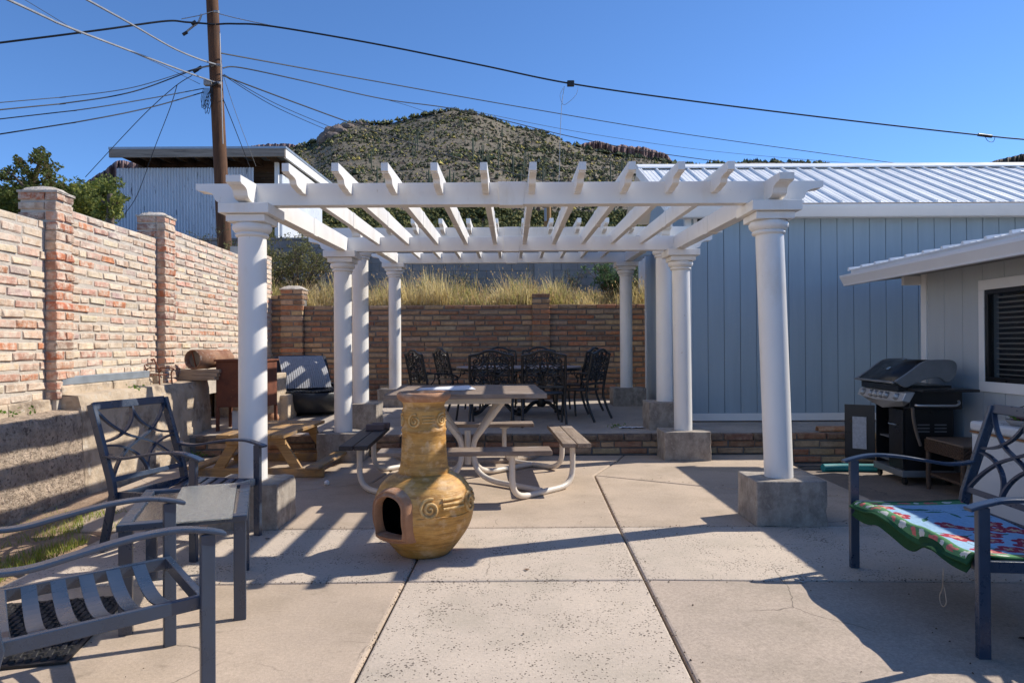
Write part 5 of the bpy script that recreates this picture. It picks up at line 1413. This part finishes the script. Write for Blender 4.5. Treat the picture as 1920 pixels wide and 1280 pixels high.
# things lying on it
o = MB()
for k in range(3): o.hexa([(-.32+.04*k,-.10,.002+k*.004),(.16+.05*k,-.13,.002+k*.004),(.19,.13,.002+k*.004),(-.30,.12,.002+k*.004)], [(-.32+.04*k,-.10,.005+k*.004),(.16+.05*k,-.13,.005+k*.004),(.19,.13,.02+k*.008),(-.30,.12,.005+k*.004)])
o = o.build('newspaper', MT['paper']); o.location = (-.62, 6.72, .913); o.rotation_euler = (0,0,R(4)); tag(o, 'weathered white papers lying flat on the picnic table', 'papers')
dd = MB()
for k in range(60): dd.add([(VR.gauss(0,.09), VR.gauss(0,.05), VR.uniform(0,.012)) for _ in range(3)], [(0,1,2)], VR.choice([(.28,.10,.05),(.20,.08,.04),(.36,.18,.09)]))
o = dd.build('dry_leaves', MT['leaf'], fix=False); o.location = (-.78, 6.42, .913); tag(o, 'reddish dry leaf crumbs beside the papers on the picnic table', 'leaves', kind='stuff')
for k, (x, y) in enumerate(((-1.45, 7.22), (-1.415, 7.36))):
    b = MB().box(-.095,.095,-.045,.045,0,.06).build('paver_brick', MT['paver'], bevel=.008); b.location = (x, y, .4605); b.rotation_euler = (0,0,R(4+3*k))
    tag(b, ['nearer mauve paver brick lying on the black bench', 'farther mauve paver brick lying behind the first on the black bench'][k], 'brick', 'paver bricks on the bench')

# ------------------------------------------------------------------ low wooden child picnic table
KT = thing('child_picnic_table', 'low honey coloured wooden child picnic table by the terrace step', 'picnic table', (-2.62, 7.55, 0), R(-2))
Wg, Wy = MT['wood_gold'], MT['wood_gold_y']
for k in range(5): MB().box(-.35+k*.14+.003, -.35+(k+1)*.14-.003, -.68, .66, .425, .46).build('top_plank', Wy, KT, bevel=.005)
for y in (-.50, .50):
    MB().box(-.69, .70, y-.02, y+.02, .004, .095).build('base_rail', Wg, KT, bevel=.005)
    MB().box(-.31, .31, y-.045, y-.005, .34, .424).build('cleat', Wg, KT, bevel=.005)
    for s in (-1, 1): MB().bar((s*.46, y+.022, .01), (s*.20, y+.022, .424), .04, .10, (0,0,1)).build('leg', Wg, KT, bevel=.004)
for s in (-1, 1): MB().box(s*.615-.075, s*.615+.075, -.64, .64, .096, .134).build('bench_plank', Wy, KT, bevel=.02)

# small white ball and bits on the slabs
bl_ = MB().lathe([(.001,-.026)] + [(.026*math.sin(math.pi*k/10), -.026*math.cos(math.pi*k/10)) for k in range(1,10)] + [(.001,.026)], 16).build('white_ball', MT['plastic_white'], smooth=180)
bl_.location = (-1.80, 6.62, .027); tag(bl_, 'small white ball on the slab near the child table', 'ball')
def leafbit(x, y, s, label, c=(.16,.08,.04)):
    m = MB(); P = [(s*math.cos(a)*(1+.4*math.sin(3*a)), s*.7*math.sin(a), s*.35*abs(math.sin(2*a))) for a in [k*.7 for k in range(9)]]
    m.add(P + [(0,0,s*.5)], [(k, (k+1) % 9, 9) for k in range(9)])
    o = m.build('dry_leaf', M('dry leaf', c, .9, var=.2)); o.location = (x, y, .004); tag(o, label, 'leaf')
leafbit(-1.49, 3.30, .02, 'curled brown leaf on the slab right of the corner chair')
leafbit(.08, 4.10, .016, 'tiny brown leaf on the pitted slab right of the chimenea')
leafbit(-1.72, 4.78, .016, 'small dark leaf on the slab by the left pedestal', (.05,.03,.025))
leafbit(1.63, 3.86, .018, 'pale dry tuft on the joint in front of the loveseat', (.42,.38,.33))
leafbit(2.32, 3.10, .026, 'dark leaf on the shaded slab under the loveseat', (.05,.03,.025))
o = MB(); n = 14
vs = [(-.16+.32*i/n, -.09*(1-2*j)*(.7+.3*math.sin(i*1.7+j)), .004+.012*abs(math.sin(i*.9+j*2))) for j in range(2) for i in range(n+1)]
o.add(vs, [(i, i+1, n+1+i+1, n+1+i) for i in range(n)]); o = o.build('paper_sheet', MT['paper']); o.location = (1.55, 8.92, TZ(8.92)+.001); tag(o, 'crumpled white paper on the terrace left of a pedestal', 'paper')

# ------------------------------------------------------------------ black cast dining set on the terrace
K_ = MT['black_cast']
def dining_chair():
    t = thing('dining_chair', 'x', 'chair', (0,0,0), 0, 'black cast dining chairs round the table')
    yb = lambda z: .46 + max(0, z-.42)*.22
    for s in (-1, 1):
        x = s*.285
        MB().tube(spline([(x*.94,.03,0),(x*.97,.015,.12),(x,.0,.28),(x*.98,.03,.43)], 5), .016, 8).build('leg', K_, t, smooth=60)
        MB().tube(spline([(x*1.02,.60,0),(x,.53,.15),(x*.98,.47,.36),(x,yb(.6),.6),(x,yb(.8),.8),(x*1.0,yb(.94),.945)], 5), .019, 8).build('leg', K_, t, smooth=60)
        pth = spline([(x,yb(.66),.665),(x*1.06,.36,.675),(x*1.08,.16,.66),(x*1.06,.04,.625),(x*1.04,.03,.59),(x*1.04,.07,.575)], 5)
        MB().sweep(pth, .036, .018).build('arm', K_, t, bevel=.005)
        MB().tube(spline([(x*1.05,.09,.655),(x*1.04,.10,.56),(x*1.0,.16,.48),(x*.97,.14,.43)], 5), .011, 6).build('arm_support', K_, t, smooth=60)
    m = MB(); n = 24; ring = []
    for k in range(n):
        a = 6.2832*k/n; ring.append((.275*math.copysign(abs(math.cos(a))**.6, math.cos(a)), .235+.235*math.copysign(abs(math.sin(a))**.6, math.sin(a))))
    m.extr([(x, y, .415) for x, y in ring], (0,0,0), (0,0,.022)); m.build('seat', K_, t, bevel=.005)
    crest = spline([(-.285,yb(.93),.935),(-.17,yb(.95),.955),(-.08,yb(.99),.99),(0,yb(1.0),1.0),(.08,yb(.99),.99),(.17,yb(.95),.955),(.285,yb(.93),.935)], 5)
    MB().sweep(crest, .030, .034, (0,.2,1)).build('crest_rail', K_, t, bevel=.006)
    MB().bar((-.285,yb(.52),.52),(.285,yb(.52),.52),.022,.03).build('lower_rail', K_, t, bevel=.004)
    def scroll(cx, cz, r, turns, hand, a0, rr=.0095):
        P = []
        for k in range(int(turns*14)+1):
            u = k/(turns*14); a = a0 + hand*u*turns*6.2832; q = r*(1-.88*u)
            z = cz+q*math.sin(a); P.append((cx+q*math.cos(a), yb(z), z))
        return MB().tube(P, rr, 6)
    sc = MB()
    def merge(m2): sc.add(m2.v, m2.f)
    for s in (-1, 1):
        for (cx, cz, r, tn, a0) in ((.20,.86,.062,1.5,1.57),(.085,.885,.055,1.4,-1.57),(.205,.735,.058,1.4,-1.0),(.10,.76,.060,1.5,2.4),(.19,.61,.062,1.5,1.2),(.075,.63,.060,1.4,-1.9),(.03,.80,.045,1.2,0.5),(.035,.70,.042,1.2,2.0)):
            merge(scroll(s*cx, cz, r, tn, s, a0 if s > 0 else math.pi-a0))
        for pts in ([(.02,.53),(.06,.62),(.15,.67),(.26,.66)], [(.02,.97),(.05,.9),(.14,.80),(.27,.80)], [(.0,.54),(.02,.66),(.06,.76),(.02,.92)], [(.27,.54),(.22,.68),(.24,.78),(.15,.94)]):
            merge(MB().tube(spline([(s*a, yb(b), b) for a, b in pts], 6), .010, 6))
        for (lx, lz, ang) in ((.14,.70,.6),(.24,.69,1.9),(.12,.82,2.5),(.05,.585,.3),(.25,.57,2.2),(.15,.575,1.2)):   # leaf castings
            d = Vector((math.cos(ang)*s, 0, math.sin(ang)))*.055; e = Vector((-math.sin(ang)*s, 0, math.cos(ang)))*.022; c = Vector((s*lx, yb(lz)-.004, lz))
            merge(MB().add([c-d, c+e, c+d, c-e, c+Vector((0,-.010,0)), c+Vector((0,.012,0))], [(0,1,4),(1,2,4),(2,3,4),(3,0,4),(1,0,5),(2,1,5),(3,2,5),(0,3,5)]))
    sc.build('scrollwork', K_, t, smooth=60)
    return t
proto = dining_chair()
DZ = TZ(10.3)
spots = [((-.28, 9.62), 180, 'black scrolled chair with its back to us, left of the two nearest'),
         ((.42, 9.56), 180, 'black scrolled chair with its back to us, right of the two nearest'),
         ((-.22, 11.36), 0, 'black scrolled chair facing us behind the table, left one'),
         ((.47, 11.36), 0, 'black scrolled chair facing us behind the table, right one'),
         ((-.92, 10.02), 122, 'black scrolled chair in profile at the far left end of the dining table'),
         ((-.62, 10.95), 118, 'black scrolled chair in profile, second from the left behind the first'),
         ((.78, 10.88), 240, 'black scrolled chair in profile at the right end, the one nearer the back wall'),
         ((.78, 9.98), 238, 'black scrolled chair in profile at the right end, the one nearer us')]
for i, ((x, y), a, lb) in enumerate(spots):
    o = proto if i == 0 else copy_tree(proto)
    o.location = (x, y, TZ(y)-.002); o.rotation_euler = (0, 0, R(a)); o['label'] = lb
DT = thing('dining_table', 'black oval cast dining table with pale mottled top on the terrace', 'table', (.1, 10.42, DZ), 0)
def oval(a, b, p=2.6, n=48): return [(a*math.copysign(abs(math.cos(6.2832*k/n))**(2/p), math.cos(6.2832*k/n)), b*math.copysign(abs(math.sin(6.2832*k/n))**(2/p), math.sin(6.2832*k/n))) for k in range(n)]
MB().extr([(x,y,.715) for x, y in oval(.95,.54)], (0,0,0), (0,0,.022)).build('tabletop', M('mottled table stone', (.36,.31,.30), .4, var=.25, vs=14, bmp=.1, stain=((.22,.17,.16), 9, .5, .7)), DT, bevel=.005)
MB().extr([(x,y,.675) for x, y in oval(.955,.545)], (0,0,0), (0,0,.038)).build('rim', K_, DT, bevel=.006)
for s in (-1, 1):
    MB().lathe([(.05,.12),(.075,.16),(.045,.24),(.06,.40),(.04,.55),(.09,.66),(.12,.674)], 20, s*.34, 0).build('pedestal_post', K_, DT, smooth=60)
    for a in (35, 145, 215, 325):
        c, d = math.cos(R(a)), math.sin(R(a))
        MB().tube(spline([(s*.34+c*.03,d*.03,.20),(s*.34+c*.16,d*.16,.17),(s*.34+c*.30,d*.28,.06),(s*.34+c*.40,d*.36,.03),(s*.34+c*.43,d*.38,.06),(s*.34+c*.40,d*.36,.085)], 5), .024, 8).build('foot', K_, DT, smooth=60)

# ------------------------------------------------------------------ rattan lounge chair
LC = thing('rattan_lounge', 'low black rattan lounge chair with ribbed grey back, by the left columns', 'lounge chair', (-3.18, 10.75, TZ(10.75)), R(34))
LC.scale = (1.15,1.2,1.08)
ribs = MB()
for k in range(22):                                     # ribbed back panel, its grey brightened to stand in for sunlight
    u = -1 + 2*(k+.5)/22; wdt = .31
    p = []
    for j in range(9):
        v = j/8; z = .36 + .46*v; y = .12 + .30*v - .05*math.sin(v*3.1); p.append((u*(wdt+.03*(1-v)), y - .035*(1-u*u), z))
    ribs.sweep(p, .024, .016, (0,-1,.5))
ribs.build('back_panel', MT['rattan_grey'], LC)
bk = MB(); n = 16; vs = []
for j in range(7):
    for i in range(n+1):
        u = -1 + 2*i/n; v = j/6; z = .34 + .50*v; y = .16 + .31*v - .035*(1-u*u); vs.append((u*(.38+.01*v), y+.02, z + (.0 if v < 1 else -.02*u*u)))
bk.add(vs, [(j*(n+1)+i, j*(n+1)+i+1, (j+1)*(n+1)+i+1, (j+1)*(n+1)+i) for j in range(6) for i in range(n)])
o = bk.build('back_shell', MT['rattan'], LC, smooth=180); sdm = o.modifiers.new('s', 'SOLIDIFY'); sdm.thickness = .02
sh = MB(); prof = [(.30,.02),(.36,.04),(.44,.14),(.50,.26),(.515,.36),(.50,.385),(.47,.37)]; vs = []; n = 40
for (r, z) in prof:
    for k in range(n):
        a = 6.2832*k/n; f = 1.0 + .10*(-math.sin(a)); zz = z + (.06*math.sin(a) if z > .1 else 0); vs.append((r*math.cos(a)*1.02, r*math.sin(a)*f*.92 - .05, zz))
fs = [(i*n+k, i*n+(k+1)%n, (i+1)*n+(k+1)%n, (i+1)*n+k) for i in range(len(prof)-1) for k in range(n)]
fs.append(tuple(reversed(range(n)))); sh.add(vs, fs); sh.build('bowl', MT['rattan'], LC, smooth=60)
st_ = MB()
for k in range(20):
    u = -1 + 2*(k+.5)/20; L_ = math.sqrt(max(.02, 1-u*u)); p = [(u*.46, -.05 + (.42*L_)*(-1+1.75*j/6), .345 - .05*(1-(j/6-.5)**2*4)*.8 + .02*(j/6)) for j in range(7)]
    st_.sweep(p, .034, .012)
st_.build('seat_weave', MT['rattan'], LC)

# ------------------------------------------------------------------ rusty cabinet, pipe and oddments on the left ledge
RC = thing('rusty_cabinet', 'red brown steel cabinet on legs against the concrete ledge', 'cabinet', (-3.52, 8.82, TZ(8.8)), 0)
MB().box(-.30,.34,-.02,.42,.31,.90).build('body', MT['rust'], RC, bevel=.008)
MB().box(-.32,.36,-.04,.44,.90,.925).build('top', MT['rust'], RC, bevel=.004)
for (x, y) in ((-.285,-.0),(.325,0),(-.285,.40),(.325,.40)): MB().box(x-.018,x+.018,y-.018,y+.018,0,.31).build('leg', MT['rust'], RC)
MB().tube([(.0,.3,.92),(-.05,.32,1.09)], .008, 6).build('rod', MT['rust'], RC)
for k, (x, lb) in enumerate(((-3.62, 'left pale board standing under the rusty cabinet'), (-3.40, 'right pale board standing under the rusty cabinet'))):
    b = MB().box(-.075,.075,0,.04,0,.24).build('pale_board', MT['plastic_white'], bevel=.004); b.location = (x, 9.0, TZ(9.0)); tag(b, lb, 'board', 'boards under the cabinet')
tp = thing('rusty_pipe', 'rusty steel pipe section with a bar across its mouth lying on the ledge', 'pipe', (-4.0, 9.0, 1.187), R(-15))
m = MB(); n = 32; vs = []
for (r, y) in ((.125,-.30),(.125,-.06),(.128,-.05),(.128,-.02),(.122,-.01),(.112,.36),(.112,.37)):
    for k in range(n): vs.append((r*math.cos(6.2832*k/n), y, r*math.sin(6.2832*k/n)))
m.add(vs, [(i*n+k, i*n+(k+1)%n, (i+1)*n+(k+1)%n, (i+1)*n+k) for i in range(6) for k in range(n)])
o = m.build('barrel', MT['rust_pale'], tp, smooth=50); sdm = o.modifiers.new('s','SOLIDIFY'); sdm.thickness = .012
m = MB().lathe([(.001,0),(.115,0)], 28, caps=False); m.v = [(x,-.22+z,y) for x,y,z in m.v]; m.build('plug', M('old zinc plug', (.22,.20,.17), .8, var=.3, vs=10), tp)
MB().bar((-.03,-.27,.10),(.03,-.27,-.10),.016,.012).build('cross_bar', MT['rust'], tp)
o = MB().box(-.045,.045,0,1.62,0,.075).build('steel_channel', MT['galv'], bevel=.004); o.location = (XF(6.25)-.215, 6.22, 1.003); o.rotation_euler = (0,0,R(2.5)); tag(o, 'long grey blue steel channel lying on the ledge kerb', 'channel')
for k in range(3):
    o = MB().box(-.24,.24,-.09,.09,0,.045).build('timber_offcut', MT['timber'], bevel=.004); o.location = (-4.02+.015*k, 8.78+.01*k, .922+.0455*k); o.rotation_euler = (0,0,R(3*k-2))
    tag(o, ['bottom pale timber offcut of the small stack below the rusty pipe', 'middle pale timber offcut of the small stack below the rusty pipe', 'top pale timber offcut of the small stack below the rusty pipe'][k], 'timber', 'timbers on the ledge')
o = MB().box(-.06,.06,-.06,.06,0,.13).build('dark_block', MT['ledge_conc'], bevel=.006); o.location = (-4.19, 8.02, .915); tag(o, 'small square concrete block on the ledge by the wall pier', 'block')
tc = thing('toy_chair', 'tiny rusty wire chair standing on the concrete ledge', 'toy chair', (-4.03, 7.95, .915), R(70))
tc.scale = (1.25,1.25,1.1)
for s in (-1, 1):
    MB().tube(spline([(s*.07,0,0),(s*.07,.01,.12),(s*.07,-.02,.16),(s*.07,.10,.17),(s*.07,.16,.15),(s*.07,.17,0)], 4), .007, 6).build('side_wire', MT['rust'], tc)
    MB().tube(spline([(s*.07,.16,.14),(s*.07,.20,.22),(s*.07,.23,.27)], 4), .007, 6).build('back_wire', MT['rust'], tc)
for (y, z) in ((.02,.10),(.08,.10),(.14,.10),(.22,.26),(.20,.21)): MB().tube([(-.07,y,z),(.07,y,z)], .006, 6).build('cross_wire', MT['rust'], tc)
for (loc, sz, lb) in (((-3.62,9.95,TZ(9.9)), (.5,.5,.68), 'tall concrete block behind the rusty cabinet by the lounge chair'), ((-3.36,10.1,TZ(10)), (.22,.4,.36), 'short grey concrete block at the foot of the tall one'), ((-4.1,11.4,TZ(11)), (.8,2.2,.62), 'long concrete bench block along the foot of the tall brick wall')):
    b = MB().box(-sz[0]/2,sz[0]/2,-sz[1]/2,sz[1]/2,-.02,sz[2]).build('concrete_block', MT['ledge_conc'], bevel=.015); b.location = loc; tag(b, lb, 'block')
pt_ = MB().lathe([(.03,0),(.06,0),(.085,.05),(.09,.10),(.07,.14),(.055,.155)], 20).build('clay_pot', MT['clay'], smooth=60); pt_.location = (-3.32, 9.45, TZ(9.45)); tag(pt_, 'small terracotta pot on the terrace before the concrete blocks', 'pot')

# ------------------------------------------------------------------ gas grill
GR = thing('gas_grill', 'black and steel gas grill with lid closed against the house wall', 'grill', (4.30, 7.30, -.12), R(-3))
B_, C2 = MT['black'], MT['charcoal']
MB().box(-.27,.27,-.27,.36,.085,.155).build('base', C2, GR, bevel=.008)
for (x, y) in ((-.22,-.22),(.22,-.22),(-.22,.31),(.22,.31)):
    m = MB().lathe([(.001,-.014),(.036,-.014),(.038,0),(.036,.014),(.001,.014)], 16); m.v = [(x+b, y+c_, .039+a) for a, b, c_ in [(v[0], v[2], v[1]) for v in m.v]]; m.build('castor', B_, GR, smooth=50)
    MB().box(x-.012,x+.012,y-.02,y+.02,.05,.086).build('castor_fork', B_, GR)
MB().box(-.24,.25,-.262,-.245,.156,.80).build('side_panel', B_, GR); MB().box(-.24,.25,.335,.352,.156,.80).build('side_panel', B_, GR)
MB().box(.235,.25,-.244,.334,.156,.80).build('back_panel', B_, GR)
for (z, xx) in ((.55,-.05),(.585,-.05),(.62,-.05),(.55,.12),(.585,.12),(.62,.12)): MB().box(xx-.06,xx+.06,-.2665,-.2625,z,z+.012).build('vent_slot', C2, GR)
d = MB().box(-.262,-.242,-.262,.02,.165,.78).build('door', B_, GR, bevel=.004); MB().tube([(-.29,-.20,.62),(-.29,-.04,.62)], .009, 8).build('handle', MT['chrome'], d)
d = MB().bar((-.26,.335,.47),(-.52,.50,.47),.018,.61).build('door', B_, GR, bevel=.003)
MB().bar((-.335,.371,.46),(-.455,.447,.46),.022,.36).build('paper_label', M('faded label', (.38,.40,.43), .7, var=.2, vs=40, bmp=0), d)
MB().box(-.22,.22,.0,.30,.20,.22).build('shelf', C2, GR); MB().box(-.22,.22,.0,.30,.45,.465).build('shelf', C2, GR)
MB().box(-.27,.25,-.42,.40,.80,.98).build('firebox', B_, GR, bevel=.01)
# control panel with pointed apron
y0, y1, ym = -.56, .42, -.02
cp = MB(); A = [(-.30,.985),(-.385,.965),(-.42,.87),(-.33,.84)]
def ring_(y, dz): return [(-.28,y,.985),(-.375,y,.975),(-.415,y,.885+dz*.2),(-.34,y,.835+dz)]
rgs = [ring_(y0,.045), ring_(y0+.10,.0), ring_(ym,-.055), ring_(y1-.12,.0), ring_(y1,.05)]
vs = [p for r_ in rgs for p in r_] ; fs = [(i*4+k, i*4+(k+1)%4, (i+1)*4+(k+1)%4, (i+1)*4+k) for i in range(4) for k in range(4)] + [(0,1,2,3),(16,17,18,19)]
cp.add(vs, fs).build('control_panel', MT['stainless'], GR, bevel=.006)
for yk in (-.42,-.22,-.11,0,.11,.30):
    c = Vector((-.398, yk, .93)); nrm = Vector((-.9,0,.38)).normalized()
    kn = MB().tube([c, c+nrm*.016, c+nrm*.034], [.036,.036,.026], 18).build('knob', MT['stainless'], GR, smooth=50)
    MB().tube([c-nrm*.004, c+nrm*.002], .041, 20).build('bezel', MT['charcoal'], kn, smooth=50)
LP_ = [(-.43,1.085),(-.33,1.023),(-.25,1.05),(-.13,1.10),(-.03,1.12),(.02,1.11),(.06,1.08),(.11,1.08),(.165,1.15),(.175,1.25),(.13,1.295),(.02,1.30),(-.14,1.283),(-.30,1.17)]
LPS = [(p.x, p.z) for p in spline([(x,0,z) for x, z in LP_ + LP_[:1]], 4)][:-1]
for (a, b) in ((-.46,-.425),(.385,.42)): MB().extr([(x,0,z) for x, z in LPS], (0,a,0), (0,b,0)).build('lid_end', C2, GR, bevel=.008)
TP_ = [(-.42,1.075)] + [(-.30,1.165),(-.22,1.225),(-.14,1.275),(-.06,1.292),(.02,1.295),(.13,1.29),(.165,1.25),(.16,1.16)]
m = MB(); n = len(TP_)
m.add([(x,-.425,z) for x, z in TP_] + [(x,.385,z) for x, z in TP_], [(k, k+1, n+k+1, n+k) for k in range(n-1)])
o = m.build('lid', B_, GR, smooth=60); sdm = o.modifiers.new('s','SOLIDIFY'); sdm.thickness = .012
MB().box(-.38,.14,-.425,.385,.985,1.04).build('firebox_rim', B_, GR)
MB().sweep([(-.435,-.45,1.07),(-.455,-.40,1.075),(-.455,.36,1.075),(-.435,.41,1.07)], .03, .022).build('lid_handle', MT['charcoal'], GR, bevel=.006)
MB().bar((-.13,-.02,1.283),(-.10,-.02,1.293),.05,.02).build('thermometer', MT['chrome'], GR)
MB().bar((-.285,.0,1.188),(-.25,.0,1.215),.06,.004,(0,0,1)).build('badge', MT['chrome'], GR)
MB().box(-.30,.24,-.72,-.44,.992,1.018).build('side_shelf', B_, GR, bevel=.006)
MB().tube(spline([(-.30,-.60,.86),(-.31,-.66,.86),(-.1,-.70,.862),(.02,-.70,.864),(.06,-.69,.885),(.07,-.66,.905)], 5), .011, 8).build('towel_bar', MT['stainless'], GR, smooth=60)
MB().tube(spline([(-.26,-.46,.82),(-.22,-.40,.70),(-.16,-.34,.55),(-.10,-.30,.42)], 5), .016, 8).build('gas_hose', M('tan hose', (.20,.16,.13), .7), GR, smooth=60)

# wicker side table below the grill shelf
WT = thing('wicker_table', 'brown wicker side table standing in front of the grill', 'side table', (4.40, 6.58, -.12), R(-4))
MB().box(-.24,.24,-.32,.32,.50,.52).build('top', M('wicker table top', (.16,.12,.095), .5, var=.15), WT, bevel=.006)
ap = MB()
for sy in (-1, 1):
    for j in range(6):
        for i in range(22):
            x = -.245+.49*(i+.5)/22; z = .385+.115*(j+.5)/6; t_ = (i+j) % 2
            ap.hexa([(x-.011,sy*.325-.006,z-.009),(x+.011,sy*.325-.006,z-.009),(x+.011,sy*.325+.006,z-.009),(x-.011,sy*.325+.006,z-.009)], [(x-.011,sy*.325-.006-(.008 if t_ else 0),z+.009),(x+.011,sy*.325-.006-(0 if t_ else .008),z+.009),(x+.011,sy*.325+.006,z+.009),(x-.011,sy*.325+.006,z+.009)])
for sx in (-1, 1):
    for j in range(6):
        for i in range(28):
            y = -.32+.64*(i+.5)/28; z = .385+.115*(j+.5)/6; t_ = (i+j) % 2
            ap.hexa([(sx*.245-.006,y-.011,z-.009),(sx*.245+.006,y-.011,z-.009),(sx*.245+.006,y+.011,z-.009),(sx*.245-.006,y+.011,z-.009)], [(sx*.245-.006-(.008 if t_ else 0),y-.011,z+.009),(sx*.245+.006,y-.011,z+.009),(sx*.245+.006,y+.011,z+.009),(sx*.245-.006-(0 if t_ else .008),y+.011,z+.009)])
o = ap.build('woven_apron', MT['wicker'], WT); o['kind'] = 'stuff'
for sx in (-1, 1):
    for sy in (-1, 1): MB().tube([(sx*.225,sy*.30,0),(sx*.225,sy*.30,.06),(sx*.225,sy*.30,.50)], [.020,.024,.024], 10).build('leg', MT['wicker'], WT, smooth=60)
MB().box(-.22,.22,-.30,.30,.14,.165).build('lower_shelf', MT['wicker'], WT, bevel=.005)

# white chest with rusty seam, plant dish and wire rack on it
FZR = thing('chest_freezer', 'old white enamel chest with rusty seam along its lid behind the loveseat', 'chest freezer', (4.0, 5.02, -.12), 0)
MB().box(-.04,.60,-.88,.88,.02,.70).build('body', MT['enamel'], FZR, bevel=.02, seg=3)
MB().box(-.055,.60,-.89,.89,.712,.80).build('lid', MT['enamel'], FZR, bevel=.03, seg=4)
MB().box(-.05,.595,-.885,.885,.70,.712).build('rust_seam', MT['rust_line'], FZR)
PL = thing('plant_dish', 'green succulent in a shallow grey dish on the white chest', 'plant', (4.12, 5.50, .682), 0)
MB().lathe([(.06,0),(.09,.0),(.12,.03),(.125,.045),(.11,.04),(.02,.03)], 24).build('dish', MT['fleshpot'], PL, smooth=60)
lf = MB(); leaf_cloud(lf, Vector((0,0,.06)), (.10,.10,.03), 90, .07, [(.12,.26,.04),(.17,.32,.06),(.26,.12,.14)], flat=1.5); lf.build('leaves', MT['leaf'], PL, fix=False)
WR = thing('wire_rack', 'thin dark wire rack leaning on the white chest by the wall', 'wire rack', (4.35, 5.5, .685), 0)
for pts in ([(-.14,.42,.05),(.12,.02,.24),(.2,-.3,.36)], [(-.14,.42,.05),(-.02,-.1,.05),(0,-.4,.05)], [(.1,.05,.23),(.14,-.14,.05)], [(.1,.05,.23),(-.08,.1,.0)], [(-.1,.1,.0),(-.12,-.1,.05),(-.12,-.3,.0)]): MB().tube(pts, .005, 6).build('wire', MT['black'], WR)

# teal hose roll and clay tile by the brick riser
o = MB().tube(spline([(-.30,0,.045),(-.1,.02,.045),(.15,.0,.045),(.34,-.03,.045)], 4), .045, 14); o = o.build('foam_tube', MT['teal'], smooth=60); o.location = (3.86, 7.84, -.12); tag(o, 'teal foam tube lying on the ground left of the grill', 'foam tube')
o = MB().tube(spline([(.16*math.cos(a)*(1+.1*math.sin(2*a)), .10*math.sin(a), .012+.004*math.sin(3*a)) for a in [k*.45 for k in range(18)]], 3), .011, 7).build('coiled_hose', M('grey hose', (.12,.11,.10), .6)); o.location = (3.52, 8.05, -.12); tag(o, 'thin grey hose coiled at the foot of the brick riser', 'hose')
m = MB(); n = 14; vs = []
for y in (0, .01, .42, .43):
    for k in range(n+1): a = math.pi*k/n; vs.append((y, .055*math.cos(a), .008+.062*math.sin(a)))
m.add(vs, [(i*(n+1)+k, i*(n+1)+k+1, (i+1)*(n+1)+k+1, (i+1)*(n+1)+k) for i in range(3) for k in range(n)])
o = m.build('clay_tile', MT['clay'], smooth=50); sdm = o.modifiers.new('s','SOLIDIFY'); sdm.thickness = .012; o.location = (3.80, 8.52, TZ(8.5)); tag(o, 'half round clay tile lying on the terrace edge', 'tile')
